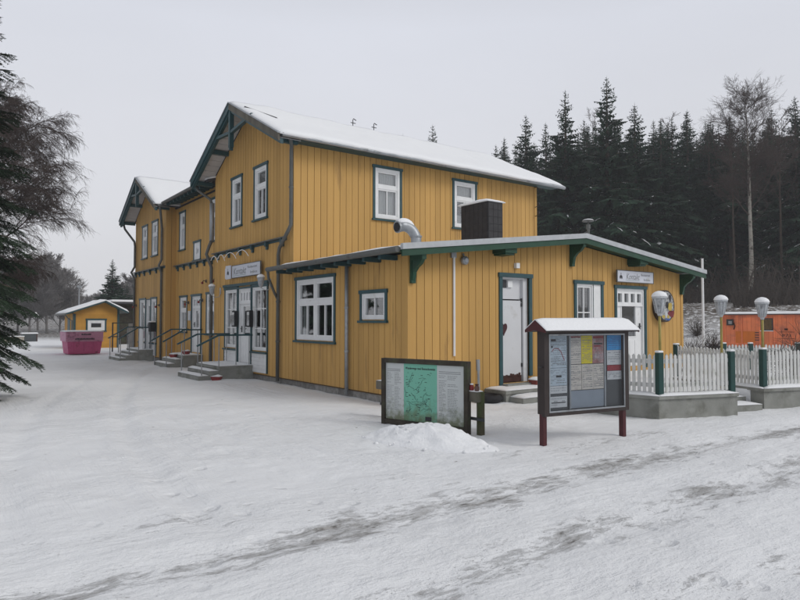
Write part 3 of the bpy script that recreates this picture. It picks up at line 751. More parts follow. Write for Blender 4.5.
mb = MB(); mb.tube([(gx,gy,3.40),(gx,gy,3.43)], .13, 16); mb.build('duct_collar', 'zinc', gd)
mb = MB(); mb.tube([(p[0]-.01,p[1],p[2]+.085) for p in arc[3:]], [.05,.07,.085,.09,.09,.09,.08][:len(arc[3:])], 10); mb.build('snow_cap', 'snow', gd, smooth=True)
mb = MB(); mb.lathe([(.04,3.2),(.04,4.05),(.06,4.07),(.06,4.18),(.04,4.19)], 6.95, 1.2); mb.lathe([(.15,4.26),(.16,4.28),(.04,4.32)], 6.95, 1.2); mb.lathe([(.02,4.15),(.02,4.27)], 6.95, 1.2, 6); vc = mb.build('roof_vent', 'pipe_brown', bld)
mb = MB(); mb.lathe([(.15,4.29),(.12,4.315),(.03,4.335)], 6.95, 1.2); mb.build('snow_cap', 'snow', vc, smooth=True)
# conduit, round lamp, small box on face B
mb = MB(); mb.tube([(1.10,-.05,2.86),(1.10,-.05,.9)], .024, 8); cd = mb.build('conduit', 'white_paint', bld)
mb = MB(); mb.box(1.03,1.15,-.07,-.024,2.84,3.0); mb.build('junction_box', 'zinc', cd)
mb = MB(); mb.box(2.82,2.92,-.10,-.024,2.72,2.83); mb.build('door_lamp', 'white_paint', bld)
mb = MB(); mb.tube([(1.36,-.14,2.80),(1.36,-.11,2.80),(1.36,-.06,2.80),(1.36,-.024,2.80)], [.045,.085,.09,.06], 14); mb.tube([(1.36,-.05,2.88),(1.36,-.03,2.94)], .02, 8); mb.build('wall_lamp', 'zinc', bld)
for (y, z) in ((8.66,4.74),(8.66,4.74)): pass
for zz in (5.35, 5.05):
    mb = MB(); mb.tube([(8.80,4.72,zz),(8.80,4.60,zz+.03),(8.80,4.56,zz+.08)], .012, 6); mb.lathe([(.025,zz+.07),(.035,zz+.10),(.02,zz+.14)], 8.80, 4.56, 8); mb.build('insulator', 'dark_metal', bld)
# dark bar added on top of the snow, drawn as the gap where it slid
mb = MB(); s0 = Vector((-.52,6.68,7.72-sl*.86+.10)); s1 = Vector((.08,5.95,7.72-sl*1.59+.085))
mb.beam(s0, s1, .07, .035); mb.build('snow_slide_gap', 'dark_metal', bld)
for hx_ in (3.45, 4.25):
    mb = MB(); mb.tube([(hx_,7.54,7.70),(hx_,7.54,8.0),(hx_+.02,7.54,8.04),(hx_+.12,7.54,8.0)], .014, 6); mb.tube([(hx_-.08,7.54,7.9),(hx_+.1,7.54,7.9)], .012, 6); mb.build('roof_hook', 'dark_metal', bld)
# garland on the ledge
gl = empty('light_garland', (-.17,9.0,3.68), 0, 'white string of lights looped under the ledge above the entrance sign', 'garland')
mb = MB()
ys = [10.2,9.6,9.0,8.1,7.2]
for a, b in zip(ys[:-1], ys[1:]):
    pts = []
    for i in range(9):
        t = i/8; pts.append((-.17, a+(b-a)*t, 3.50+.16*math.sin(PI*t)**.8-.1*t))
    mb.tube(pts, .010, 5)
mb.build('cord', 'snow', gl, off=(-.17,9.0,3.68))

# ------------------------------------------------------------------ steps with railings
def stoop(name, label, x0, x1, y0, y1, zt, steps, rail=None, group=None):
    loc = ((x0+x1)/2, (y0+y1)/2, 0); r = empty(name, loc, 0, label, 'steps', group)
    mb = MB(); mb.box(x0, x1, y0, y1, -.3, zt); mb.box(x0-.02, x1, y0-.02, y1+.02, zt-.06, zt-.001)
    mb.build('platform', 'concrete', r, loc)
    s = snow_sheet([(x0+.01,y0+.01,zt),(x1,y0+.01,zt),(x1,y1-.01,zt),(x0+.01,y1-.01,zt)], .035, 16, 20, 9, bulge=0); s.build('snow_cover', 'snow', r, loc, smooth=True)
    for (a, b, c, d, z) in steps:
        mb = MB(); mb.box(a, b, c, d, -.3, z); st = mb.build('step', 'concrete', r, loc)
        s = snow_sheet([(a+.01,c+.01,z),(b-.01,c+.01,z),(b-.01,d-.01,z),(a+.01,d-.01,z)], .05, 10, 20, 3, bulge=0); s.build('snow_cover', 'snow', st, loc, smooth=True)
    if rail: rail(r, loc)
    return r
def rail1(r, loc):
    for y in (7.22, 8.93):
        b = MB(); b.beam((-.02,y,1.20),(-1.0,y,1.20),.05,.045); b.beam((-1.0,y,1.20),(-1.58,y,.92),.05,.045)
        if y < 8: b.beam((-.02,y,1.18),(-.02,y+.0,1.22),.05,.05)
        h = b.build('handrail', 'teal_trim', r, loc)
        for x, zb, zt in ((-.12,.36,1.18),(-.50,.36,1.18),(-.98,.36,1.18),(-1.45,.0,.96)): p = MB(); p.tube([(x,y,zb),(x,y,zt)], .014, 8); p.build('railing_post', 'rail_metal', h, loc)
stoop('entrance_steps', 'concrete entrance steps with two dark green handrails below the white sign', -.98, -.01, 7.15, 9.0, .36,
      [(-1.26,-.98,7.18,8.97,.24), (-1.54,-1.26,7.18,8.97,.12)], rail1)
def rail2(r, loc):
    for y in (12.5, 13.95):
        b = MB(); b.beam((.35,y,1.28),(-.28,y,1.28),.05,.045); b.beam((-.28,y,1.28),(-.98,y,.88),.05,.045); h = b.build('handrail', 'teal_trim', r, loc)
        for x, zb, zt in ((.2,.36,1.26),(-.26,.36,1.26),(-.86,.0,.96)): p = MB(); p.tube([(x,y,zb),(x,y,zt)], .016, 8); p.build('railing_post', 'rail_metal', h, loc)
stoop('side_door_steps', 'narrow concrete steps before the plain middle door, two handrails', -.32, .37, 12.42, 14.02, .40,
      [(-.58,-.32,12.45,14.0,.27), (-.84,-.58,12.45,14.0,.13)], rail2)
def rail3(r, loc):
    for y in (17.3, 19.15):
        b = MB(); b.beam((-.05,y,1.32),(-.6,y,1.32),.05,.045); b.beam((-.6,y,1.32),(-1.35,y,.86),.05,.045); h = b.build('handrail', 'teal_trim', r, loc)
        for x, zb, zt in ((-.1,.4,1.3),(-.34,.4,1.3),(-.58,.4,1.3),(-.94,.1,1.09),(-1.27,.0,.9)): p = MB(); p.tube([(x,y,zb),(x,y,zt)], .018, 8); p.build('railing_post', 'rail_metal', h, loc)
stoop('far_door_steps', 'farthest concrete steps beside the pink skip, with open metal railing', -.58, -.01, 17.2, 19.25, .42,
      [(-.82,-.58,17.25,19.2,.32),(-1.06,-.82,17.25,19.2,.21),(-1.30,-1.06,17.25,19.2,.10)], rail3)
mb = MB(); mb.box(-.62,-.58,17.35,18.0,.45,1.25)
o = mb.build('snow_board', 'white_paint', None, (-.6,17.7,.45)); o.name = 'white_board'; o.location = (-.4,17.7,.45); tag(o, 'plain white board leaning on the far steps below the mailbox', 'board')
def rail0(r, loc): pass
stoop('kitchen_doorstep', 'low concrete doorstep with trodden snow under the white kitchen door', 1.95, 4.1, -.62, -.02, .20, [(2.05,3.9,-.98,-.62,.08)])
mb = MB(); mb.box(2.42,3.3,-.22,.05,.2,.27); mb.build('door_sill', 'concrete', bld)
o = MB(); o.box(-.30,.30,-.11,.11,0,.11); o = o.build('brick_stack', 'red_brick', None); o.location = (3.42,-.26,.22); tag(o, 'low red box with snow beside the white kitchen door', 'box')
s = snow_sheet([(-.31,-.12,.11),(.31,-.12,.11),(.31,.12,.11),(-.31,.12,.11)], .05, 10, 8, 3, bulge=0); s.build('snow_cap', 'snow', o, smooth=True)

def planter(loc, label, rz=0, s=.78):
    r = empty('planter', loc, rz, label, 'planter', 'red planters beside the steps')
    mb = MB(); a, b = .11*s, .15*s
    mb.hexa([(-a*1.2,-a*.7,0),(a*1.2,-a*.7,0),(a*1.2,a*.7,0),(-a*1.2,a*.7,0),(-b*1.2,-b*.7,.14*s),(b*1.2,-b*.7,.14*s),(b*1.2,b*.7,.14*s),(-b*1.2,b*.7,.14*s)]); mb.build('pot', 'pot_red', r, bevel=.006)
    s_ = snow_sheet([(-b*1.15,-b*.65,.14*s),(b*1.15,-b*.65,.14*s),(b*1.15,b*.65,.14*s),(-b*1.15,b*.65,.14*s)], .05, 8, 8, 2, bulge=0); s_.build('snow_cap', 'snow', r, smooth=True)
planter((-1.12,7.0,.0), 'red planter capped with snow at the foot of the entrance steps', -.9)
planter((-.45,13.1,.31), 'dark red planter on the middle steps, left one', -1.2)
planter((-.15,12.65,.43), 'dark red planter on the middle steps, right one', -1.2)

# ------------------------------------------------------------------ signs and small wall things
def sign_board(loc, rz, w, h, label, logo=True, skew=0):
    r = empty('station_sign', loc, rz, label, 'sign')
    mb = MB(); mb.box(-w/2, w/2, -.03, 0, 0, h); b = mb.build('board', 'sign_white', r)
    mb = MB(); t=.018
    mb.box(-w/2-t, w/2+t, -.036, .0, h, h+t); mb.box(-w/2-t, w/2+t, -.036, .0, -t, 0); mb.box(-w/2-t, -w/2, -.036, 0, 0, h); mb.box(w/2, w/2+t, -.036, 0, 0, h); mb.build('frame', 'pipe_brown', r)
    return r
def sign_text(r, x0, w, h, m='ink_blue'):
    lettering('lettering', [('Kontakt', h*.80, (x0, -.0315, h*.24), dict(shear=.35, width=w*.50)), ('Restaurant', h*.30, (x0+w*.56, -.0315, h*.62), dict(width=w*.34)), ('Imbiss', h*.30, (x0+w*.66, -.0315, h*.18), dict(width=w*.24))], 'ink_grey', r)
    mb = MB(); mb.box(x0-.005, x0+w*.5, -.033, -.0305, h*.13, h*.155); mb.build('underline', 'ink_green', r)
rs = sign_board((-.10,7.50,2.86), -PI/2, 2.02, .34, 'long white lettered sign with side plate above the main entrance')
sign_text(rs, -.92, 1.9, .34)
mb = MB(); mb.box(-1.42,-1.03,-.075,-.045,-.03,.37); sp_ = mb.build('logo_plate', 'sign_white', rs)
mb = MB(); mb.box(-1.50,-1.43,-.06,-.03,.0,.30); mb.build('logo_plate_edge', 'sign_white', rs)
def logo(parent, x, z, y, s=1.):
    mb = MB(); mb.box(x-.07*s, x+.07*s, y-.003, y, z, z+.05*s); mb.box(x-.05*s, x+.05*s, y-.003, y, z+.05*s, z+.08*s); mb.box(x-.01*s, x+.01*s, y-.003, y, z+.08*s, z+.16*s)
    for k in (-.04, .04): mb.tube([(x+k*s,y-.004,z-.01*s),(x+k*s,y,z-.01*s)], .022*s, 10)
    mb.build('emblem', 'ink_dark', parent)
logo(sp_, -1.22, .12, -.0755)
rs2 = sign_board((7.06,-.12,2.56), 0, 1.52, .27, 'white lettered sign above the white door on the front wing')
sign_text(rs2, -.42, 1.15, .27); logo(rs2, -.62, .09, -.0305, .8)

# plaque
pl = empty('crest_plaque', (8.34,-.10,1.56), 0, 'round dark rimmed painted plaque on the yellow wall beside the front door', 'plaque')
mb = MB(); ring = [(.40*math.cos(2*PI*i/28), .42*math.sin(2*PI*i/28)+.42) for i in range(28)]
def disc(mb, pts, y0, y1):
    k = len(pts); mb.add([(p[0],y0,p[1]) for p in pts]+[(p[0],y1,p[1]) for p in pts], [tuple(range(k)),tuple(range(2*k-1,k-1,-1))]+[(i,(i+1)%k,k+(i+1)%k,k+i) for i in range(k)])
disc(mb, ring, -.09, .06); mb.build('rim', 'plaque_dark', pl)
mb = MB(); disc(mb, [(p[0]*.86, (p[1]-.42)*.9+.42) for p in ring], -.10, -.088); mb.build('face', 'plaque_white', pl)
def blob(parent, nm, x, z, rx, rz_, m, y=-.104):
    mb = MB(); disc(mb, [(x+rx*math.cos(2*PI*i/9+.3)*(1+.2*math.sin(i*2.1)), z+rz_*math.sin(2*PI*i/9+.3)*(1+.2*math.cos(i*1.7))) for i in range(9)], y, -.1005); mb.build(nm, m, parent)
blob(pl,'painted_patch',.16,.40,.11,.13,'plaque_yellow'); blob(pl,'painted_patch',.22,.22,.15,.10,'crest_red'); blob(pl,'painted_patch',-.02,.20,.05,.10,'paper_white'); blob(pl,'painted_patch',.02,.45,.08,.1,'ink_dark'); blob(pl,'painted_patch',-.14,.14,.07,.05,'plaque_yellow'); blob(pl,'painted_patch',.05,.07,.13,.03,'ink_blue'); blob(pl,'painted_patch',.16,.64,.06,.1,'ink_dark'); blob(pl,'painted_patch',.07,.14,.05,.05,'plaque_yellow',-.106)

# lantern head (tapered glass with snow cap)
def lantern_head(parent, z, s=1.):
    """four-sided lantern, base at z"""
    mb = MB(); h = .27*s; a = .065*s; b = .115*s
    mb.lathe([(.03*s,z-.05*s),(.05*s,z),(a*1.15,z+.01*s)], n=10)
    for k in range(6):
        t = 2*PI*k/6; c_, s_ = math.cos(t), math.sin(t)
        mb.tube([(a*c_,a*s_,z+.01*s),(b*c_,b*s_,z+h)], .010*s, 5)
    for zz, rr in ((z+.10*s, a+.33*(b-a)+.004),(z+h*.62,a+.62*(b-a)+.004)):
        mb.tube([(rr*math.cos(2*PI*k/6), rr*math.sin(2*PI*k/6), zz) for k in range(7)], .005*s, 4)
    mb.lathe([(b*1.08,z+h),(b*1.22,z+h+.02*s),(b*1.1,z+h+.045*s)], n=12)
    o = mb.build('lantern_frame', 'lamp_frame', parent)
    mb = MB(); mb.lathe([(a*.96,z+.015*s),(b*.96,z+h-.004)], n=6); mb.build('lantern_glass', 'lamp_glass', o)
    mb = MB(); mb.lathe([(.03*s,z+.02*s),(.035*s,z+.10*s),(.045*s,z+.15*s),(.03*s,z+.20*s)], n=10); mb.build('bulb', 'white_paint', o, smooth=True)
    mb = MB(); mb.lathe([(b*1.2,z+h+.04*s),(b*1.24,z+h+.055*s),(b*1.05,z+h+.10*s),(b*.65,z+h+.135*s),(b*.2,z+h+.15*s)], n=14); mb.build('snow_cap', 'snow', o, smooth=True)
def wall_lantern(loc, label):
    r = empty('wall_lantern', loc, -PI/2, label, 'lantern', 'white lanterns flanking the main entrance')
    lantern_head(r, 0, .76)
    mb = MB(); mb.tube([(0,.26,.1),(0,.24,-.08),(0,.12,-.10),(0,0,-.04)], .010, 6); mb.box(-.04,.04,.26,.276,0,.2); mb.build('bracket', 'lamp_frame', r)
wall_lantern((-.30,6.05,2.50), 'snow topped wall lantern right of the main entrance, near the eave')
wall_lantern((-.30,9.72,2.42), 'snow topped wall lantern left of the main entrance, near the downpipe')
# black display cases beside door
for y, lb in ((8.30,'narrow black display case left of the glazed entrance door'), (7.20,'narrow black display case right of the glazed entrance door')):
    r = empty('display_case', (-.11,y,1.42), -PI/2, lb, 'display case')
    mb = MB(); mb.box(-.11,.11,-.06,.05,0,.46); mb.build('case', 'rubber', r, bevel=.008)
    mb = MB(); mb.box(-.085,.085,-.064,-.061,.04,.42); mb.build('cover', 'glass', r)
r = empty('mailbox', (-.10,16.98,1.15), -PI/2, 'black mailbox with snow on the wall by the far white doors', 'mailbox')
mb = MB(); mb.box(-.15,.15,-.16,.06,0,.38); mb.build('box', 'rubber', r, bevel=.01); mb = MB(); mb.box(-.16,.16,-.17,.06,.38,.43); mb.build('snow_cap', 'snow', r, bevel=.015)
r = empty('notice_sheet', (.33,13.82,1.65), -PI/2, 'white notice sheet fixed to the yellow boards left of the middle door', 'notice')
mb = MB(); mb.box(-.14,.14,-.02,.02,-.05,.30); mb.build('sheet', 'paper_white', r)
for (y, z, x) in ((13.85,2.25,.33), (12.35,2.3,.33), (10.95,2.95,.33), (16.3,2.2,-.05), (19.85,2.25,-.05), (12.0,2.95,.33)):
    r = empty('hanging_basket', (x-.1,y,z), -PI/2, {13.85:'dark wall hook left of the middle door', 12.35:'dark wall hook right of the middle door', 10.95:'dark wall hook high up beside the wide downpipe', 16.3:'dark wall hook right of the far white doors', 19.85:'dark wall hook at the far corner of the station', 12.0:'dark wall hook above the window beside the middle door'}[y], 'hook')
    r.name = 'wall_hook'
    mb = MB(); mb.tube([(0,.08,0),(0,-.02,.02),(0,-.06,-.05)], .015, 6); mb.box(-.03,.03,.06,.085,-.05,.06); mb.build('hook', 'dark_metal', r)
    mb = MB(); mb.lathe([(.03,-.10),(.045,-.05),(.02,-.02)], 0, -.06, 8); mb.build('holder', 'pot_red', r)

# tyre and grey post at the wing
r = empty('grey_stand_pipe', (1.60,-.22,0), 0, 'thin grey standing post against the wing near the kitchen door', 'post')
mb = MB(); mb.tube([(0,0,.0),(0,.02,.62),(0,.02,.64)], .028, 10); mb.tube([(0,.02,.60),(0,.03,.82)], .04, 10); mb.build('post', 'zinc', r)
r = empty('old_tyre', (1.72,-.36,.0), 0, 'black tyre lying in the snow at the foot of the wing wall', 'tyre')
mb = MB(); prof = [(.16,.02),(.20,.0),(.25,.0),(.29,.03),(.29,.09),(.25,.13),(.20,.13),(.16,.11),(.16,.02)]
o_ = len(mb.v); nn_ = 24
for (rr,z) in prof:
    for j in range(nn_): a = 2*PI*j/nn_; mb.v.append((rr*math.cos(a), rr*math.sin(a), z))
for i in range(len(prof)-1):
    for j in range(nn_): mb.f.append((i*nn_+j,i*nn_+(j+1)%nn_,(i+1)*nn_+(j+1)%nn_,(i+1)*nn_+j)); mb.mi.append(0)
mb.build('tread', 'rubber', r, smooth=True)
mb = MB(); mb.lathe([(.17,.03),(.16,.07),(.05,.09)], n=14); mb.build('snow_fill', 'snow', r, smooth=True)

# ------------------------------------------------------------------ notice kiosk
k = empty('notice_board', (-.20,-4.16,0), R(-9.2), 'roofed dark notice case with posters on two dark red legs in the snow', 'notice board')
W = .69
for sx_ in (-1, 1):
    mb = MB(); mb.box(sx_*W-.03, sx_*W+.03, -.04, .04, -.25, .42); mb.build('leg', 'kiosk_red', k, bevel=.004)
mb = MB(); w2 = W+.012
mb.box(-w2-.02,w2+.02,-.02,.07,.40,1.46)            # back box
mb.box(-w2-.03,-w2+.045,-.085,-.02,.38,1.46); mb.box(w2-.045,w2+.03,-.085,-.02,.38,1.46); mb.box(-w2+.045,w2-.045,-.085,-.02,.38,.425); mb.box(-w2+.045,w2-.045,-.085,-.02,1.425,1.46)
mb.build('case', 'kiosk_brown', k, bevel=.003)
mb = MB(); mb.box(-w2+.046,w2-.046,-.0265,-.0205,.426,1.424); mb.build('back_panel', 'kiosk_grey', k)
mb = MB()
for x in (-w2+.43, w2-.365): mb.box(x-.012,x+.012,-.045,-.027,.45,1.40)
mb.box(-w2+.046,w2-.046,-.088,-.07,.426,.445); mb.box(-w2+.046,w2-.046,-.088,-.07,1.405,1.424); mb.box(-w2+.046,-w2+.06,-.088,-.07,.445,1.405); mb.box(w2-.06,w2-.046,-.088,-.07,.445,1.405)
mb.build('glazing_bar', 'zinc', k)
mb = MB(); mb.box(-w2+.06,w2-.06,-.078,-.075,.445,1.405); mb.build('glass_front', 'case_glass', k)
# posters: x0,x1,z0,z1,mat
W0 = -w2+.08
posters = [(-.60,-.32,.99,1.40,'paper_blue_white'),(-.60,-.32,.76,.985,'paper_blue_white'),(-.60,-.32,.66,.755,'paper_white'),(-.60,-.32,.48,.62,'paper_white'),
 (-.265,-.075,1.03,1.40,'paper_cream'),(-.07,.12,1.03,1.40,'paper_yellow'),(.125,.325,1.03,1.40,'paper_photo'),
 (-.265,-.07,.69,1.02,'paper_cream'),(-.065,.13,.69,1.02,'paper_cream'),(.135,.325,.69,1.02,'paper_cream'),
 (-.265,.325,.455,.68,'kiosk_blue_grey'),(.385,.645,1.20,1.40,'paper_blue'),(.385,.645,1.00,1.195,'paper_white'),(.385,.645,.92,.995,'ink_red'),(.385,.645,.80,.915,'paper_white')]
random.seed(21)
for i, (a, b, c, d, m_) in enumerate(posters):
    mb = MB(); y = -.030-.001*(i%3); mb.box(a, b, y-.002, y, c, d); p = mb.build('poster' if m_ != 'kiosk_blue_grey' else 'blank_panel', m_, k)
    if m_ in ('kiosk_blue_grey','ink_red'): continue
    t = MB(); z = d-.025; yy = y-.0028
    while z > c+.03:
        hgt_ = random.choice((.006,.006,.009)); x = a+.015
        while x < b-.03:
            l = min(random.uniform(.015,.06), b-.012-x)
            if random.random() < .8: t.box(x, x+l, yy, y-.002, z-hgt_, z)
            x += l+.008
        z -= random.choice((.016,.018,.03))
    t.build('print', 'ink_grey' if m_ != 'paper_blue' else 'ink_blue', p)
mb = MB()  # diagram line and red headings
path = [(-.57,1.20),(-.53,1.24),(-.46,1.235),(-.42,1.20),(-.39,1.14),(-.36,1.08)]
for p, q in zip(path[:-1], path[1:]): mb.beam((p[0],-.0345,p[1]),(q[0],-.0345,q[1]),.002,.008)
mb.box(-.255,-.085,-.0345,-.0335,1.375,1.392); mb.box(.135,.315,-.0345,-.0335,1.36,1.392); mb.box(.15,.27,-.0345,-.0335,1.25,1.27)
mb.build('red_print', 'ink_red', k)
mb = MB(); mb.box(-.58,-.50,-.0345,-.0335,1.33,1.36); mb.box(-.58,-.55,-.0345,-.0335,1.25,1.27); mb.box(-.50,-.41,-.0345,-.0335,.865,.89); mb.box(.15,.30,-.0345,-.0335,1.28,1.30); mb.box(-.58,-.35,-.0345,-.0335,.535,.548); mb.build('dark_print', 'ink_dark', k)
# lock bar at left side
mb = MB(); mb.box(-w2-.09,-w2-.03,-.05,-.035,1.0,1.015); mb.build('latch', 'dark_metal', k)
# roof
mb = MB(); rw = .80; dp = .20
prof = [(-dp,1.475),(0,1.60),(dp,1.475),(dp,1.45),(0,1.57),(-dp,1.45)]
def extr(mb, prof, x0, x1, mi=0):
    kk = len(prof); mb.add([(x0,p[0],p[1]) for p in prof]+[(x1,p[0],p[1]) for p in prof], [tuple(range(kk))[::-1],tuple(range(kk,2*kk))]+[(i,(i+1)%kk,kk+(i+1)%kk,kk+i) for i in range(kk)], mi)
extr(mb, prof, -rw, rw); kr = mb.build('roof', 'kiosk_brown', k)
for x in (-rw-.015, rw):
    mb = MB(); extr(mb, [(-dp,1.445),(-dp,1.478),(0,1.603),(dp,1.478),(dp,1.445),(0,1.475)], x, x+.015); mb.build('gable_board', 'kiosk_red', kr)
for sg in (-1,1):
    s = snow_sheet([(-rw-.01,sg*(dp+.015),1.470),(rw+.01,sg*(dp+.015),1.470),(rw+.01,0,1.602),(-rw-.01,0,1.602)], .035, 50, 10, 4, bulge=.012); s.build('snow_cover', 'snow', kr, smooth=True)

# ------------------------------------------------------------------ map board
mbd = empty('map_board', (-1.30,-2.13,0), R(-73), 'weathered framed map board, green centre panel, half buried behind a snow pile', 'map board')
hw = .73
mb = MB(); mb.box(-hw-.045,-hw+.02,-.05,.05,-.2,1.02); mb.box(hw-.02,hw+.045,-.05,.05,-.2,1.02); mb.box(-hw+.02,hw-.02,-.05,.05,.95,1.02); mb.box(-hw+.02,hw-.02,-.05,.05,.02,.09); mb.box(-hw+.02,hw-.02,.0,.03,.09,.95)
mb.build('frame', 'map_wood', mbd, bevel=.004)
def map_panel(nm, x0, x1, c):
    m = bpy.data.materials.new(nm+'_paint'); m.use_nodes = True; N_ = m.node_tree.nodes; L_ = m.node_tree.links; b = N_['Principled BSDF']; b.inputs['Roughness'].default_value = .35
    tc_ = N_.new('ShaderNodeTexCoord'); s_ = N_.new('ShaderNodeSeparateXYZ'); L_.new(tc_.outputs['Object'], s_.inputs[0])
    n_ = N_.new('ShaderNodeTexNoise'); n_.inputs['Scale'].default_value = 6; n_.inputs['Detail'].default_value = 8; n_.inputs['Roughness'].default_value = .7; L_.new(tc_.outputs['Object'], n_.inputs['Vector'])
    r_ = N_.new('ShaderNodeMapRange'); L_.new(s_.outputs[2], r_.inputs[0]); r_.inputs[1].default_value = .02; r_.inputs[2].default_value = .52; r_.inputs[3].default_value = .42; r_.inputs[4].default_value = -.12
    a_2 = N_.new('ShaderNodeMath'); a_2.operation = 'ADD'; L_.new(n_.outputs[0], a_2.inputs[0]); L_.new(r_.outputs[0], a_2.inputs[1])
    q_ = N_.new('ShaderNodeMapRange'); L_.new(a_2.outputs[0], q_.inputs[0]); q_.inputs[1].default_value = .55; q_.inputs[2].default_value = .85; q_.inputs[4].default_value = .85
    mx_ = N_.new('ShaderNodeMix'); mx_.data_type = 'RGBA'; L_.new(q_.outputs[0], mx_.inputs[0]); mx_.inputs[6].default_value = (*c,1); mx_.inputs[7].default_value = (.10,.12,.045,1)
    L_.new(mx_.outputs[2], b.inputs['Base Color']); MAT[nm+'_paint'] = m
    q = MB(); q.box(x0, x1, -.012, -.001, .092, .948); return q.build(nm, nm+'_paint', mbd)
pA = map_panel('legend_panel', -.71, -.365, (.50,.53,.53)); pB = map_panel('map_panel', -.364, .237, (.15,.44,.33)); pC = map_panel('index_panel', .238, .71, (.50,.53,.53))
lettering('title', [('Wanderwege rund Benneckenstein', .05, (-.335,-.0125,.865), dict(width=.54)), ('Wanderwege rund Benneckenstein', .05, (-.3335,-.0127,.866), dict(width=.54))], 'ink_dark', pB)
random.seed(5)
t = MB()
for i in range(34):
    x = random.uniform(-.33,.05); z = random.uniform(.16,.80); a = random.uniform(-1.2,1.2)
    for q in range(random.randint(3,7)):
        a += random.uniform(-.6,.6); l = random.uniform(.012,.035); x2, z2 = x+l*math.cos(a), z+l*math.sin(a)
        if not (-.35 < x2 < .22 and .12 < z2 < .83): break
        t.beam((x,-.014,z),(x2,-.014,z2),.002,.003); x, z = x2, z2
for i in range(45):
    x = random.uniform(-.34,.17); z = random.uniform(.14,.82); t.box(x,x+random.uniform(.012,.045),-.0145,-.0125,z,z+.006)
t.box(.03,.14,-.0145,-.012,.12,.18)
t.build('map_marks', 'ink_dark', pB)
for (p, cols_) in ((pA, [(-.68,-.55),(-.54,-.40)]), (pC, [(.27,.40),(.42,.67)])):
    t = MB()
    for (a, b) in cols_:
        z = .80
        while z > .2:
            if random.random() < .12: z -= .024; continue
            x = a; b = a+(cols_[0][1]-cols_[0][0])*random.uniform(.45,1.0)+(.06 if a > .3 else 0)
            while x < b-.01:
                l = min(random.uniform(.015,.05), b-x); t.box(x, x+l, -.0138, -.012, z-.006, z); x += l+.008
            z -= .024
    for zz in (.86,.835): t.box(cols_[0][0], cols_[1][1]-.03, -.0138, -.012, zz-.008, zz)
    t.build('print', 'ink_grey', p)
# old wooden barrier behind
br = empty('wooden_barrier', (-1.02,-2.0,0), R(-86), 'mossy wooden post and rail barrier standing behind the map board', 'barrier')
mb = MB(); mb.box(-1.18,-1.06,-.05,.05,-.2,.60); mb.build('post', 'wood_post', br, bevel=.01)
mb = MB(); mb.box(.93,1.02,-.045,.045,-.2,.60); mb.build('post', 'wood_post', br, bevel=.01)
mb = MB(); mb.box(-1.28,1.04,-.115,-.052,.46,.60); mb.build('rail', 'old_wood', br, bevel=.008)
mb = MB(); mb.box(-1.2,1.10,-.085,-.053,.20,.24); mb.build('lower_rail', 'dark_metal', br)
s = snow_sheet([(-1.26,-.12,.60),(1.02,-.12,.60),(1.02,.0,.60),(-1.26,.0,.60)], .022, 40, 4, 3, bulge=0); s.build('snow_cover', 'snow', br, smooth=True)
for (t_, lb, m_) in ((.885,'small dark red jar standing on the wooden barrier','pot_red'), (.985,'small brown jar on the post end of the wooden barrier','jar_glass')):
    p = br.location + Vector((math.cos(R(-86))*t_, math.sin(R(-86))*t_, .615)) + Vector((-.08,0,0))
    r = empty('jar', p, 0, lb, 'jar'); mb = MB(); mb.lathe([(.028,0),(.034,.01),(.034,.055),(.022,.07),(.022,.08)], n=12); mb.build('glass_body', m_, r, smooth=True)
    mb = MB(); mb.lathe([(.026,.08),(.026,.095)], n=12); mb.build('lid', 'snow' if m_ == 'pot_red' else 'rust_brown', r)

# snow pile
def pile(loc, rx, ry, h, rz, label, seed):
    mb = MB(); nr, na = 44, 90
    for i in range(nr+1):
        for j in range(na):
            t = i/nr; a = 2*PI*j/na; x = rx*t*math.cos(a); y = ry*t*math.sin(a)
            edge = 1+.12*noise.noise(Vector((math.cos(a)*1.5,math.sin(a)*1.5,seed))); x *= edge; y *= edge
            q = Vector((x*1.6+seed, y*2.4, seed)); rr_ = t
            f_ = 1-smooth(.25,1,rr_)
            z = h*f_*(1+.30*noise.noise(q)+.16*noise.noise(q*2.7)) + .030*noise.fractal(q*3.5,1,2,3)*min(1,3*(1-t)) - .05*smooth(.85,1,t) + .030*abs(noise.noise(q*7))*min(1,3*(1-t))
            mb.v.append((x,y,z))
    for i in range(nr):
        for j in range(na): mb.f.append((i*na+j,i*na+(j+1)%na,(i+1)*na+(j+1)%na,(i+1)*na+j)); mb.mi.append(0)
    rnd = random.Random(int(seed*10))
    for c in range(45 if h > .1 else 0):
        a = rnd.random()*6.28; t = rnd.uniform(.25,1.12); x = rx*t*math.cos(a); y = ry*t*math.sin(a); sz = rnd.choice((.008,.010,.014,.018,.03)); zc = h*(1-smooth(.25,1,t))*.95+.008
        o0 = len(mb.v); pts = [(1,0,0),(-1,0,0),(0,1,0),(0,-1,0),(0,0,1),(0,0,-1),(.7,.7,.5),(-.7,.6,.5),(.6,-.7,.5),(-.7,-.6,.4)]
        bmq = bmesh.new()
        for p in pts: bmq.verts.new((x+p[0]*sz*rnd.uniform(.7,1.3), y+p[1]*sz*rnd.uniform(.7,1.3), zc+p[2]*sz*rnd.uniform(.6,1.1)))
        bmesh.ops.convex_hull(bmq, input=list(bmq.verts)); bmq.verts.index_update()
        vs = [tuple(v.co) for v in bmq.verts]; fs = [tuple(v.index for v in f.verts) for f in bmq.faces]; bmq.free(); mb.add(vs, fs)
    o = mb.build('snow_pile', 'snow', None, recalc=False, smooth=True); o.location = loc; o.rotation_euler = (0,0,rz); tag(o, label, 'snow pile'); return o
pile((-1.95,-2.98,.0), 1.10, .46, .20, R(-66), 'long lumpy heap of shovelled snow in front of the map board', 4.2)
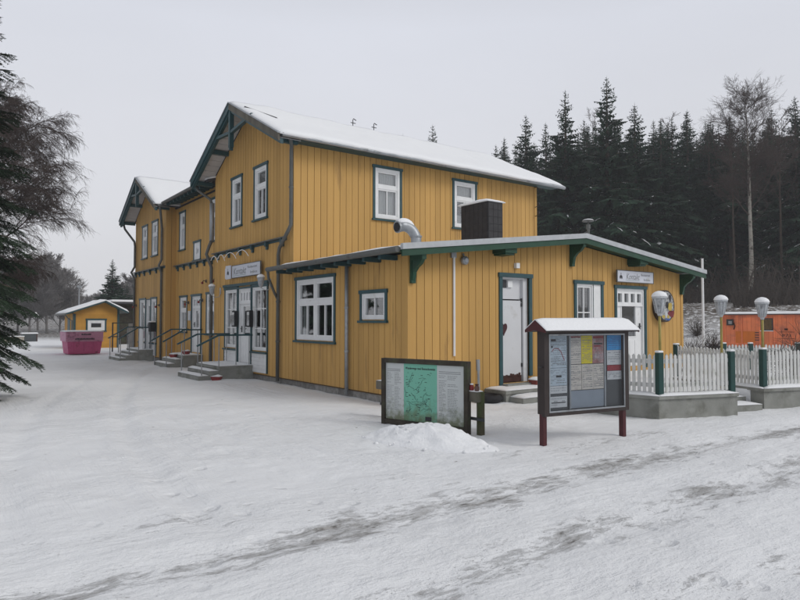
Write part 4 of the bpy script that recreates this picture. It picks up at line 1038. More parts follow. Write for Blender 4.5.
pile((-.75,-1.9,-.01), .8,.35,.06, R(-60), 'low drift of snow behind the map board', 9.1)

# ------------------------------------------------------------------ terrace: walls, fences, lamps
def lowwall(pts, label, zt=.37, th=.20, name='terrace_wall'):
    """pts along outer face, wall thickness to the left of travel"""
    c = Vector((*pts[0],0)); r = empty(name, (c.x,c.y,0), 0, label, 'wall')
    P = [Vector((*p,0)) for p in pts]
    def offs(d):
        res = []
        for i, p in enumerate(P):
            dirs = []
            if i > 0: dirs.append((P[i]-P[i-1]).normalized())
            if i < len(P)-1: dirs.append((P[i+1]-P[i]).normalized())
            ns = [Vector((-q.y,q.x,0)) for q in dirs]; nn = sum(ns, Vector()).normalized(); k_ = 1/max(.3, nn.dot(ns[0])); res.append(p+nn*d*k_)
        return res
    def strip(a, b, z0, z1):
        mb = MB()
        A = offs(a); B = offs(b)
        for i in range(len(P)-1):
            mb.hexa([(*A[i].xy,z0),(*A[i+1].xy,z0),(*B[i+1].xy,z0),(*B[i].xy,z0),(*A[i].xy,z1),(*A[i+1].xy,z1),(*B[i+1].xy,z1),(*B[i].xy,z1)])
        return mb
    strip(0, th, -.3, zt-.05).build('masonry', 'concrete', r, (c.x,c.y,0))
    strip(-.035, th+.02, zt-.05, zt).build('coping', 'concrete', r, (c.x,c.y,0))
    A = offs(-.035); B = offs(th+.02)
    sn = MB()
    for i in range(len(P)-1):
        s = snow_sheet([(*A[i].xy,zt),(*A[i+1].xy,zt),(*B[i+1].xy,zt),(*B[i].xy,zt)], .04, 30, 5, i+2, bulge=0); sn.add(s.v, s.f)
    sn.build('snow_cover', 'snow', r, (c.x,c.y,0), smooth=True)
    return r
Wc = (2.32,-3.68); Wr = (3.84,-4.19); Wl = (2.02,-2.30)
lowwall([(4.3,-.9),Wl,Wc,Wr], 'grey rendered terrace wall behind the notice case, under the long picket fence')
V2c = (4.91,-4.14); V2r = (8.6,-5.35); V2l = (5.75,-1.9)
lowwall([V2l,V2c,V2r], 'grey rendered terrace wall at the right edge, under the second fence')
# steps in the gap
r = empty('gap_steps', (4.5,-3.7,0), R(-18), 'snowy concrete steps in the gap between the two terrace walls', 'steps')
for i, (a, b, z) in enumerate(((-.35,.0,.10),(.0,.4,.20),(.4,.8,.30))):
    mb = MB(); mb.box(-.52,.42,a,b+.02,-.2,z); st = mb.build('step', 'concrete', r)
    s = snow_sheet([(-.52,a,z),(.42,a,z),(.42,b,z),(-.52,b,z)], .03, 12, 6, i, bulge=0); s.build('snow_cover', 'snow', st, smooth=True)
# terrace surface
mb = MB(); poly = [(2.14,-2.28),(2.46,-3.55),(3.84,-4.02),(4.02,-3.30),(5.0,-3.1),(5.0,-3.85),(8.6,-5.15),(11.5,-5.5),(12.5,0),(9.6,-.02),(4.35,-.02),(4.4,-.8)]
cxx = 6.0; cyy = -2.2
mb.add([(x,y,.33) for x,y in poly]+[(x,y,-.3) for x,y in poly], [tuple(range(len(poly)))]+[(i,(i+1)%len(poly),len(poly)+(i+1)%len(poly),len(poly)+i) for i in range(len(poly))])
o = mb.build('terrace_paving', 'snow'); tag(o, kind='structure')

def fence(p0, p1, label, zb=.40, zt=1.02, sp=.088, pw=.052, posts=(), group=None, end=True, name='picket_fence'):
    p0 = Vector((*p0,0)); p1 = Vector((*p1,0)); d = p1-p0; ln = d.length; rz = math.atan2(d.y,d.x)
    r = empty(name, p0, rz, label, 'fence', group)
    mb = MB(); x = .03; i = 0
    while x < ln-.03:
        h = zt+random.uniform(-.012,.012); tl = random.uniform(-.004,.004)
        mb.hexa([(x,-.012,zb+.02),(x+pw,-.012,zb+.02),(x+pw,.006,zb+.02),(x,.006,zb+.02),(x+tl,-.012,h),(x+pw+tl,-.012,h),(x+pw+tl,.006,h),(x+tl,.006,h)])
        mb.add([(x+tl,-.012,h),(x+pw+tl,-.012,h),(x+pw+tl,.006,h),(x+tl,.006,h),(x+tl+pw/2,-.012,h+.03),(x+tl+pw/2,.006,h+.03)], [(0,1,4),(3,5,2),(0,4,5,3),(1,2,5,4)])
        x += sp
    mb.build('pickets', 'fence_white', r)
    for zz in (zb+.10, zt-.13):
        b = MB(); b.box(0, ln, .008, .045, zz, zz+.06); rr = b.build('rail', 'fence_white', r)
        s = snow_sheet([(0,.008,zz+.06),(ln,.008,zz+.06),(ln,.045,zz+.06),(0,.045,zz+.06)], .015, 30, 2, 1, bulge=0); s.build('snow_cover', 'snow', rr)
    for t in posts:
        b = MB(); b.box(t*ln-.05,t*ln+.05,-.05,.05,zb-.02,zt+.05); pp = b.build('post', 'post_green', r, bevel=.006)
        b = MB(); b.box(t*ln-.055,t*ln+.055,-.055,.055,zt+.05,zt+.085); b.build('snow_cap', 'snow', pp, bevel=.015)
    return r
ins = .07
fence((2.14,-2.30),(2.42,-3.57), 'short white picket fence seen just right of the notice case', posts=())
fence((2.44,-3.62),(3.86,-4.09), 'white picket fence with green posts on the long terrace wall', posts=(0,.99))
fence((5.88,-1.9),(5.06,-4.03), 'white picket fence running back along the second terrace wall', posts=(0,))
fence((5.07,-4.06),(8.6,-5.23), 'white picket fence on the second terrace wall at the right edge', posts=(0,.5,1))
fence((9.3,-1.2),(12.5,-3.4), 'rear white picket fence across the back of the terrace', zb=.36, zt=.95, posts=(0,.18,.5,1))

def lamp_post(loc, label, ht, hp=.0):
    r = empty('lamp_post', loc, 0, label, 'lamp post', 'lanterns on yellow poles along the terrace fence')
    mb = MB(); mb.tube([(0,0,0),(0,0,ht-.05)], .022, 10); mb.lathe([(.035,0),(.035,.04),(.022,.06)]); mb.build('pole', 'lamp_pole', r, smooth=True)
    lantern_head(r, ht, .88)
lamp_post((2.50,-3.60,.98), 'lantern on a yellow pole at the wall corner, in front of the round plaque', .74)
p = at(721, 11.9); lamp_post((p.x,p.y,.33), 'lantern on a yellow pole left of the orange wagon, behind the fence', 1.38)
lamp_post((5.12,-4.04,1.0), 'rightmost lantern on a yellow pole, in front of the orange wagon', .66)
p = at(703, 22); z0 = terrain(p.x,p.y)
mb = MB(); mb.tube([(0,0,-.3),(0,0,3.75)], [.045,.04], 8); o = mb.build('flag_pole', 'white_paint', None); o.location = (p.x,p.y,z0); tag(o, 'plain white pole standing behind the right corner of the wing', 'pole')

# ------------------------------------------------------------------ orange wagon
wl = Vector((21.82,5.21,0)); wr_ = Vector((23.6,-3.0,0)); d = wr_-wl
wg = empty('orange_wagon', wl, math.atan2(d.y,d.x), 'faded orange boarded railway wagon with snowy roof behind the terrace', 'wagon')
ln = d.length
mb = MB(); mb.box(0,ln,0,2.2,.42,1.90); wb = mb.build('body', 'wagon_faded', wg)
mb = MB(); x = 0; i = 0
while x < ln:
    e = min(ln, x+.17); mb.box(x+.004, e-.004, -.022, -.001, .44, 1.86); x = e
mb.build('boarding', 'wagon_orange', wb)
mb = MB()
for x in (0, .78, 1.50, 2.06, 2.72, 4.2, 5.6, 7.0, ln-.06): mb.box(x, x+.06, -.05, -.0225, .42, 1.88)
mb.box(0,ln,-.055,-.0225,1.82,1.90); mb.box(0,ln,-.052,-.0225,.42,.50); mb.build('frame_rib', 'wagon_orange', wg)
mb = MB(); mb.box(.55,1.35,-.03,-.024,.6,1.12); mb.build('repair_panel', 'wagon_patch', wg)
mb = MB(); mb.box(1.56,2.04,-.045,-.024,1.16,1.70); wn = mb.build('window', 'dark_metal', wg)
mb = MB(); mb.box(1.60,2.00,-.05,-.046,1.20,1.66); mb.build('pane', 'glass', wn); mb = MB(); mb.box(1.54,2.06,-.08,-.0455,1.13,1.16); mb.build('snow_sill', 'snow', wn)
mb = MB(); mb.box(.22,.48,-.16,-.024,1.38,1.66); ml = mb.build('signal_lamp', 'dark_metal', wg); mb = MB(); mb.box(.30,.44,-.175,-.161,1.44,1.58); mb.build('lens', 'zinc', ml)
mb = MB(); mb.tube([(.5,-.1,1.5),(.55,-.12,1.35),(.5,-.1,1.2)], .03, 6); mb.build('hook', 'rust_brown', wg)
mb = MB()
for z in (.72,.83,.94,1.05): mb.box(1.33,1.50,-.045,-.024,z,z+.035)
mb.build('steps', 'dark_metal', wg)
mb = MB(); mb.box(2.25,2.85,-.06,-.051,1.10,1.115); mb.box(2.25,2.85,-.06,-.051,.82,.835); mb.box(2.47,2.6,-.06,-.051,1.18,1.26)
mb.build('marking_line', 'rust_brown', wg)
lettering('number', [('973', .17, (2.38,-.052,.90), dict(width=.33))], 'rust_brown', wg)
mb = MB(); mb.box(3.58,3.62,-.06,-.024,.42,1.3); mb.box(3.4,3.44,-.06,-.024,.42,1.0); mb.build('door_bar', 'rust_brown', wg)
mb = MB(); kx = [(-.18,1.88),(1.1,1.96),(2.38,1.88),(2.38,1.85),(1.1,1.93),(-.18,1.85)]
extr(mb, [(p[0],p[1]) for p in kx], -.1, ln+.1); wr2 = mb.build('roof', 'roof_felt', wg)
s = snow_sheet([(-.12,-.20,1.885),(ln+.1,-.20,1.885),(ln+.1,1.1,1.965),(-.12,1.1,1.965)], .045, 80, 8, 3, bulge=.02); s.build('snow_cover', 'snow', wr2, smooth=True)
mb = MB(); mb.box(-.3,ln+.3,.2,2.0,.25,.42); mb.build('chassis', 'dark_metal', wg)
for x in (1.0, 2.6, ln-2.6, ln-1.0):
    mb = MB(); mb.tube([(x,.15,.22),(x,.25,.22)], .22, 18); mb.build('wheel', 'dark_metal', wg)

# ------------------------------------------------------------------ shed, skip, far things on the left
sa = at(74,36); sb = Vector((sa.x+2.38, sa.y, 0)); d = sb-sa; ang = 0
sh = empty('garden_shed', (sa.x,sa.y,terrain(sa.x,sa.y)), ang, 'small yellow wooden shed with snowy roof left of the station', 'shed')
ln = d.length; rp = ln*.66
stop = lambda u: (2.02+(2.74-2.02)*((u+.45)/(rp+.45)) if u < rp else 2.74-(u-rp)*.52)-.06
Ms = lambda u,w,z: (u,-w,z)
wS = (ln*.30, ln*.68, 1.02, 1.62)
def hboards(M, u0, u1, z0, top, op, parent):
    mb = MB(); z = z0
    while z < 2.8:
        # clip each horizontal board to the roof line
        a, b = u0, u1
        while a < b and top(a) < z+.14: a += .02
        while b > a and top(b) < z+.14: b -= .02
        if b-a > .05:
            if op and op[2]-.14 < z < op[3]: 
                for (p,q) in ((a,op[0]),(op[1],b)):
                    if q > p: mb.mbox(M, p, q, .0, .02, z, z+.135)
            else: mb.mbox(M, a, b, .0, .02, z, z+.135)
        z += .14
    return mb
w_ = wall(Ms, 0, ln, 0, stop, [wS], parent=sh, clad=False, mats=('shed_boards','shed_boards'))
hboards(Ms, 0, ln, .0, stop, wS, sh).build('cladding', 'shed_boards', w_)
Ml = lambda u,w,z: (-w,u,z)
wall(Ml, 0, 3.0, 0, lambda u: 2.0, [], parent=sh, bw=.16, mats=('board_gap','shed_boards')); wall(lambda u,w,z: (ln+w,u,z), 0, 3.0, 0, lambda u: stop(ln), [], parent=sh, clad=False, mats=('shed_boards','shed_boards')); wall(lambda u,w,z: (u,3.0+w,z), 0, ln, 0, stop, [], parent=sh, clad=False, mats=('shed_boards','shed_boards'))
mb = MB(); mb.mbox(Ml, 1.0, 1.9, .025, .04, .9, 1.75); mb.mbox(Ml,.1,.2,.025,.04,0,2.0); mb.build('side_shutter', 'teal_trim', sh)
window(Ms, *wS, transom=0, munt=0, parent=sh, fr=.14, curtain=[], trim=.09)
mb = MB(); mb.box(-.03,.09,-.05,-.021,0,1.98); mb.build('corner_board', 'teal_trim', sh)
mb = MB(); mb.box(ln-.09,ln+.03,-.05,-.021,0,stop(ln)); mb.build('corner_board', 'teal_trim', sh)
mb = MB()
zl, zr_, zq = 2.02, 2.74, 2.74-(ln+.45-rp)*.52
SL = [(-.5,-.5,zl-.02),(-.5,3.2,zl-.02),(rp,3.2,zr_),(rp,-.5,zr_)]; SR = [(ln+.45,-.5,zq),(ln+.45,3.2,zq),(rp+.003,3.2,zr_),(rp+.003,-.5,zr_)]
slab(mb, SL, .08); slab(mb, SR, .08); ro = mb.build('roof', 'teal_trim', sh)
for q in (SL, SR): snow_sheet(q, .10, 20, 10, 6, bulge=.0).build('snow_cover', 'snow', ro, smooth=True)
mb = MB(); mb.tube([(-.52,-.55,1.95),(-.52,3.2,1.95)], .05, 8); mb.tube([(-.52,-.4,1.93),(-.3,-.1,1.7),(-.1,.02,1.6),(-.1,.02,0)], .035, 8); mb.build('gutter', 'pipe_brown', sh)

# skip container
pa = at(65.5,29.5); pb = Vector((pa.x+1.62, pa.y, 0)); d = pb-pa; ln = d.length
sk = empty('skip_container', ((pa.x+pb.x)/2,(pa.y+pb.y)/2,.0), math.atan2(d.y,d.x), 'pink and magenta skip container with dark writing in front of the shed', 'skip')
h2 = ln/2
mb = MB(); mb.hexa([(-h2*.82,0,.03),(h2*.86,0,.03),(h2*.86,1.4,.03),(-h2*.82,1.4,.03),(-h2*.90,-.12,.62),(h2*.94,-.12,.62),(h2*.94,1.5,.62),(-h2*.90,1.5,.62)])
for x in (-h2*.5, 0, h2*.5): mb.hexa([(x-.03,-.03,.05),(x+.03,-.03,.05),(x+.03,.05,.05),(x-.03,.05,.05),(x-.03,-.16,.60),(x+.03,-.16,.60),(x+.03,-.05,.60),(x-.03,-.05,.60)])
mb.build('body', 'skip_magenta', sk)
mb = MB(); mb.hexa([(-h2*.98,-.16,.62),(h2*.96,-.16,.62),(h2*.96,1.5,.62),(-h2*.98,1.5,.62),(-h2,-.20,1.06),(h2*.98,-.20,1.06),(h2*.98,1.55,1.06),(-h2,1.55,1.06)])
for z in (.62,.83,1.04): mb.box(-h2,h2,-.225,-.17,z,z+.03)
mb.build('lid', 'skip_pale', sk)
mb = MB()
random.seed(3)
for (z, xa, xb) in ((.95,-.15,.22),(.74,-.42,.42)):
    x = xa
    while x < xb:
        mb.box(x, x+.045, -.2255, -.2245+.04, z-.03, z+.03 if random.random()<.5 else z+.015); x += .06
mb.build('writing', 'ink_dark', sk)
snow_sheet([(-h2,-.2,1.07),(h2,-.2,1.07),(h2,1.5,1.07),(-h2,1.5,1.07)], .05, 16, 8, 3, bulge=0).build('snow_cover', 'snow', sk, smooth=True)

def simple(name, loc, rz, label, cat, parts):
    r = empty(name, loc, rz, label, cat)
    for (nm, m_, boxes) in parts:
        mb = MB()
        for b in boxes: mb.box(*b)
        mb.build(nm, m_, r)
    return r
p = at(30.5,48); simple('storage_container', (p.x,p.y,terrain(p.x,p.y)-.02), ang, 'dark green storage box with snowy lid beyond the left spruce', 'container', [('body','container_dark',[(-.5,.5,0,1,0,.62)]),('snow_cover','snow',[(-.53,.53,-.03,1.03,.62,.70)]),('door_frame','rust_brown',[(.42,.48,-.02,-.002,0,.6)])])
p = at(13,47); simple('low_wall', (p.x,p.y,terrain(p.x,p.y)-.05), ang, 'low beige wall section with snow on top beyond the left spruce', 'wall', [('body','wall_beige',[(-.9,.75,0,.3,0,.45)]),('snow_cover','snow',[(-.92,.77,-.02,.32,.45,.50)])])
p = at(79,45)
r = empty('tall_lamp', (p.x,p.y,0), 0, 'tall thin street lamp rising behind the shed roof', 'street lamp'); mb = MB(); mb.tube([(0,0,0),(0,0,3.9)], [.06,.04], 8); mb.build('pole', 'zinc', r)
mb = MB(); mb.lathe([(.05,3.9),(.16,3.95),(.16,4.05),(.08,4.10)]); mb.build('lamp_head', 'zinc', r)
p = at(128,42); simple('open_shelter', (p.x,p.y,0), ang, 'flat roofed dark shelter with snow behind the far station corner', 'shelter', [('wall','map_wood',[(-.8,1.4,.6,.75,0,2.7)]),('post','map_wood',[(-.85,-.75,-.3,-.2,0,2.7)]),('roof','roof_felt',[(-1.1,1.6,-.6,1.4,2.7,2.82)]),('snow_cover','snow',[(-1.12,1.62,-.62,1.42,2.82,2.95)])])
p = at(131,33); simple('grey_gate', (p.x,p.y,0), ang, 'pale grey gate panel between the shed and the station corner', 'gate', [('panel','zinc',[(-.1,.5,0,.04,.1,1.45)]),('frame','dark_metal',[(-.9,-.84,0,.04,0,1.5),(-.9,.5,0,.03,1.45,1.5),(-.84,-.1,0,.02,.75,.8)])])

# ------------------------------------------------------------------ trees
def spruce_mesh(seed, H, Rm, low=.05, dens=1., snow=.03, near=False, gapy=.0):
    rnd = random.Random(seed); tr = MB(); cr = MB()
    tr.tube([(0,0,-.5),(0,0,H*.3),(0,0,H*.7),(0,0,H*.985)], [H*.017,H*.013,H*.007,.01], 8)
    z = H*low
    while z < H*.995:
        t = (z/H-low)/(1-low); rad = (Rm*(1-t)**.95*(.55+.45*min(1,(z/H)/.25)) + .10) if not near else Rm*(1-t)**.55*(.5+.5*min(1,(z/H)/.16))
        nb = max(5, int((9 if not near else 9)*dens*(1-.40*t))); wv = rnd.uniform(.78,1.12)
        a0 = rnd.random()*6.28
        for b in range(nb):
            if rnd.random() < gapy: continue
            a = a0+2*PI*b/nb+rnd.uniform(-.3,.3); Lb = rad*(rnd.uniform(.62,1.18) if near else wv*rnd.uniform(.45,1.28)); zz = z+rnd.uniform(-.1,.1)
            ca, sa_ = math.cos(a), math.sin(a)
            up = .35*t+.05; droop = .42*(1-t)+.12
            def P(s): return Vector((ca*Lb*s, sa_*Lb*s, zz+Lb*(up*s-droop*s*s+.10*max(0,s-.7)*3*.6)))
            if near or Lb > 1.2: tr.tube([P(0),P(.4),P(.75),P(1)], [.03,.02,.012,.004], 3, cap=False)
            side = Vector((-sa_,ca,0)); st = .06 if near else .19
            s = .12 if near else .10
            while s < 1.0:
                base = P(s); fwd = (P(min(1,s+.05))-P(s-.05)).normalized()
                wl_ = Lb*(.42 if near else .36)*math.sin(min(1,(1.06-s)*1.25)*PI/2)*rnd.uniform(.6,1.1)+.08
                for sg in (-1,1):
                    dr = (side*sg*.9+fwd*.75+Vector((0,0,rnd.uniform(-.35,-.02)))).normalized()
                    tip = base+dr*wl_+Vector((0,0,-wl_*.18))
                    if near:
                        # twig with individual needle tufts
                        kN = max(4,int(wl_/.028)); 
                        for q in range(kN):
                            u = (q+.5)/kN; c0 = base+(tip-base)*u; ll = .075*(1.1-.5*u)
                            for w in (-1,1):
                                nd = (dr.cross(Vector((0,0,1)))*w*.9+dr*.7+Vector((0,0,rnd.uniform(-.5,.4)))).normalized()*ll
                                pr = dr*.017
                                cr.add([c0-pr,c0+pr,c0+nd],[(0,1,2)],0)
                        if rnd.random() < snow:
                            n_ = Vector((0,0,.02)); w2_ = dr.cross(Vector((0,0,1)))*.03
                            cr.add([base+n_+dr*wl_*.2-w2_,base+n_+dr*wl_*.2+w2_,tip+n_],[(0,1,2)],1)
                    else:
                        wd = dr.cross(Vector((0,0,1))).normalized()*wl_*.24
                        md = base+(tip-base)*.5
                        cr.add([base,md-wd+Vector((0,0,-.05)),tip,md+wd+Vector((0,0,-.05))],[(0,1,2,3)],0)
                        # hanging twiglet
                        hg = Vector((rnd.uniform(-.05,.05),rnd.uniform(-.05,.05),-wl_*rnd.uniform(.35,.75)))
                        cr.add([base+(tip-base)*.25,base+(tip-base)*.95,md+hg],[(0,1,2)],0)
                        if rnd.random() < snow*.45:
                            n_ = Vector((0,0,.03)); cr.add([base+n_,md-wd*.5+n_,base+(tip-base)*.8+n_,md+wd*.5+n_],[(0,1,2,3)],1)
                s += st/Lb*rnd.uniform(.8,1.2)
            if not near and rnd.random() < snow*3.2 and Lb > .8:
                a0_ = rnd.uniform(.35,.6); n_ = Vector((0,0,.045))
                pp_ = [P(a0_+(1-a0_)*q/4) for q in range(5)]
                for q in range(4):
                    w_ = .075*(1-.2*q); cr.add([pp_[q]+n_-side*w_,pp_[q]+n_+side*w_,pp_[q+1]+n_+side*w_*.8,pp_[q+1]+n_-side*w_*.8],[(0,1,2,3)],1)
            # tip
            tp = P(1); fd = (P(1)-P(.9)).normalized(); wd = side*.05
            cr.add([P(.86)-wd,P(.86)+wd,tp+fd*.1],[(0,1,2)],0)
        z += (.20 if near else .37)*(1 if t < .8 else .7)*rnd.uniform(.8,1.2)
    if low > .2:
        zz = H*.05
        while zz < H*(low+.12):
            a = rnd.random()*6.28; L_ = rnd.uniform(.6,2.1); e = rnd.uniform(-.35,.15)
            p0 = Vector((0,0,zz)); p1 = p0+Vector((math.cos(a)*L_*.6,math.sin(a)*L_*.6,L_*e*.5)); p2 = p0+Vector((math.cos(a+.1)*L_,math.sin(a+.1)*L_,L_*e))
            tr.tube([p0,p1,p2],[.03,.02,.006],3,cap=False)
            for c in range(3):
                q0 = p0.lerp(p2, rnd.uniform(.35,.95)); tr.tube([q0,q0+Vector((rnd.uniform(-.4,.4),rnd.uniform(-.4,.4),rnd.uniform(-.35,.1)))],[.012,.005],3,cap=False)
            zz += rnd.uniform(.10,.22)
    for q in range(10):
        a = rnd.random()*6.28; cr.add([(0,0,H*(.96)),(math.cos(a)*.03,math.sin(a)*.03,H*.97),(0,0,H*1.01)],[(0,1,2)],0)
    return tr, cr
def link_tree(protos, loc, rz, sc, label, group, cat='spruce', name='spruce_tree'):
    r = empty(name, loc, rz, label, cat, group)
    r.scale = sc if hasattr(sc,'__len__') else (sc,sc,sc)
    for nm, me in protos:
        o = bpy.data.objects.new(nm, me); col.objects.link(o); o.parent = r
    return r
def proto(seed, **kw):
    nm_n = 'needles_near' if kw.get('near') else 'needles_far'
    tr, cr = spruce_mesh(seed, **kw)
    a = tr.build('trunk', 'bark_dark', recalc=False); b = cr.build('crown', [nm_n,'snow'], recalc=False)
    res = [('trunk', a.data), ('crown', b.data)]
    bpy.data.objects.remove(a); bpy.data.objects.remove(b); return res
near_sp = proto(3, H=10.0, Rm=1.78, low=.03, near=True, snow=.02)
p = at(-58, 12.3); link_tree(near_sp, (p.x,p.y,-.05), .4, 1, 'near dark green spruce at the left edge, its branches reaching in', None)
P_full = [proto(10+i, H=19, Rm=4.7, low=.05, snow=s_, gapy=.10) for i, s_ in enumerate((.035,.10,.04,.09))]
P_high = [proto(20+i, H=19, Rm=3.3, low=.40, snow=.02, gapy=.12) for i in range(3)]
random.seed(99)
G1 = 'spruces of the forest behind the station'
front = [ # px, depth, top y in photo, proto, label
 (433,62,122,0,'small spruce top just showing above the station roof ridge'),
 (403,85,132,2,'tiny treetop peeping over the middle of the station roof'),
 (527,56,112,1,'spruce standing nearest the right end of the upper roof'),
 (547,64,120,2,'slim spruce half hidden between the first two tall spruces'),
 (567,52,87,0,'tall pointed spruce, second from the upper roof end'),
 (609,50,73,1,'tallest spruce of the forest, its tip highest in the skyline'),
 (637,53,100,3,'narrow spruce just right of the tallest one'),
 (663,55,117,0,'snow flecked spruce above the ridge end of the wing roof'),
 (690,60,107,2,'pointed dark spruce midway between the tallest one and the birch'),
 (716,62,121,4,'bare stemmed spruce just left of the birch'),
 (733,57,112,5,'dense dark spruce directly behind the birch crown'),
 (775,60,105,6,'bare stemmed spruce just right of the birch'),
 (799,52,93,1,'large spruce at the right edge of the view'),
 (590,60,122,2,'shorter spruce in the notch left of the tallest one')]
ALLP = P_full+P_high
for (px, d, ty, k_, lb) in front:
    p = at(px, d); z = terrain(p.x,p.y); top = 1.6+(320.5-ty)/f_px*d; H = top-z; s_ = H/19
    link_tree(ALLP[k_], (p.x,p.y,z-.1), random.random()*6.28, (s_*1.0*min(1.15,max(.85,1/s_)),)*2+(s_,), lb, G1)
cnt = 0
for row, (d0, ty0, step) in enumerate(((60,118,17),(66,122,15),(73,126,14),(82,130,14),(92,134,16))):
    px = 498+row*4
    while px < (1180 if row < 3 else 980):
        d = d0+random.uniform(-3,3); p = at(px+random.uniform(-5,5), d); z = terrain(p.x,p.y); ty = ty0+random.uniform(-10,22)
        if px < 560: ty += 22
        H = 1.6+(320.5-ty)/f_px*d-z; s_ = H/19
        k_ = random.randrange(4) if px < 650 or random.random() < .25 else 4+random.randrange(3)
        if row == 0 and px > 660: k_ = 4+random.randrange(3)
        link_tree(ALLP[k_], (p.x,p.y,z-.1), random.random()*6.28, (s_*1.05,s_*1.05,s_), 'dark spruce standing deep in the forest behind the front row', 'spruces deep in the forest')
        px += step*random.uniform(.75,1.3)
# trees right of the frame / near the wagon (so that side views hold)
for (px, d, ty, k_, lb) in ((838,44,60,1,'large spruce just outside the right edge'),(880,50,80,0,'spruce beyond the right edge of the view')):
    p = at(px, d); z = terrain(p.x,p.y); H = 1.6+(320.5-ty)/f_px*d-z; s_=H/19; link_tree(ALLP[k_], (p.x,p.y,z-.1), 1, s_, lb, G1)
p = at(112, 60); link_tree(P_full[0], (p.x,p.y,-.1), 2.1, (.55,.55,(1.6+(320.5-259)/f_px*60+.1)/19), 'lone dark spruce behind the shed', None)
p = at(127, 70); link_tree(P_full[2], (p.x,p.y,-.1), 2.1, (.42,.42,(1.6+(320.5-283)/f_px*70+.1)/19), 'smaller spruce behind the far corner of the station', None)
p = at(-140, 22); link_tree(P_full[1], (p.x,p.y,-.1), .3, .6, 'spruce standing left of the view behind the near spruce', None)

def bare_tree(seed, H, spread, weep=.0, trunk_r=.12, lev=5, twig_mat='bark_twig', dens=1., lean=.1, first=.25, up=.5, rmin=.006, prof=None):
    rnd = random.Random(seed); tr = MB(); cr = MB()
    pts = [Vector((0,0,-.3))]; rads = [trunk_r]
    x = y = 0; K = 10
    for i in range(1, K+1):
        x += rnd.uniform(-1,1)*lean*H*.03; y += rnd.uniform(-1,1)*lean*H*.03
        pts.append(Vector((x,y,H*i/K))); rads.append(trunk_r*(1-i/K)**.8+.01)
    tr.tube(pts, rads, 8)
    def grow(p, d, ln, r, depth):
        k = 4 if depth < 3 else 3; q = [p]; dd = d.copy(); kids_ = []
        for i in range(k):
            dd = (dd+Vector((rnd.uniform(-.22,.22),rnd.uniform(-.22,.22),rnd.uniform(-.15,.2)-weep*(.25+.35*depth)))).normalized()
            q.append(q[-1]+dd*ln/k); kids_.append((q[-1], dd.copy()))
        rr = [max(rmin*.6, r*(1-.7*i/k)) for i in range(k+1)]
        cr.tube(q, rr, 4 if depth < 2 else 3, cap=False)
        if depth >= lev: return
        nch = {1:int(7*dens),2:int(5*dens),3:int(4*dens),4:int(3*dens)}.get(depth, 3)
        for c in range(nch):
            pos, di = kids_[min(k-1, int(rnd.uniform(.15,1)*k))]
            pos = pos-(di*ln/k)*rnd.random()
            nd = (di+Vector((rnd.uniform(-1,1),rnd.uniform(-1,1),rnd.uniform(-.5,.7)))*.85).normalized()
            grow(pos, nd, ln*rnd.uniform(.42,.68), max(rmin, r*.5), depth+1)
    nb = int(16*dens)
    for b in range(nb):
        t = first+(1-first)*(b+rnd.random())/nb; z = H*t; i = min(K-1,int(t*K)); fr = t*K-i; p = pts[i]*(1-fr)+pts[i+1]*fr
        a = b*2.4+rnd.uniform(-.4,.4); e = up+rnd.uniform(-.15,.2)
        q_ = (t-first)/(1-first); ln = spread*((1-.62*q_) if prof is None else prof(q_))*rnd.uniform(.7,1.1)
        grow(p, Vector((math.cos(a),math.sin(a),e)).normalized(), ln, max(rmin*2,trunk_r*.38*(1-t*.7)), 1)
    return tr, cr
def add_bare(name, tr, cr, loc, rz, label, cat, tm='bark_birch', cm='bark_twig', group=None, sc=1):
    r = empty(name, loc, rz, label, cat, group); r.scale = (sc,)*3
    tr.build('trunk', tm, r, recalc=False, smooth=True); cr.build('crown', cm, r, recalc=False); return r
tr, cr = bare_tree(4, 10.2, 2.5, weep=.15, trunk_r=.17, lev=5, dens=1.7, rmin=.0045, up=.75, first=.28, prof=lambda q: .30+.80*math.sin(PI*min(1,q*.9+.12)))
p = at(-14, 24); add_bare('bare_birch', tr, cr, (p.x,p.y,0), .8, 'large leafless weeping birch behind the near spruce at left', 'birch', tm='bark_dark')
tr, cr = bare_tree(12, 14.2, 4.0, weep=.02, trunk_r=.17, lev=5, dens=1.3, first=.38, up=1.2, rmin=.006)
p = at(752, 44); z = terrain(p.x,p.y); add_bare('bare_birch', tr, cr, (p.x,p.y,z-.2), 0, 'tall pale stemmed leafless birch before the dark forest at right', 'birch')
for (px, d, H, sd, lb) in ((735,50,13,31,'slender leafless birch just left of the tall birch'),(783,48,14,32,'slender leafless tree right of the tall birch'),(594,60,18,33,'thin leafless treetop beside the tallest spruce'),(670,62,17.5,34,'thin leafless treetop among the mid forest spruces')):
    tr, cr = bare_tree(sd, H, 2.6, trunk_r=.10, lev=3, dens=1., first=.5, up=1.1, rmin=.013)
    p = at(px, d); z = terrain(p.x,p.y); add_bare('bare_tree', tr, cr, (p.x,p.y,z-.2), 0, lb, 'tree', tm='bark_dark')
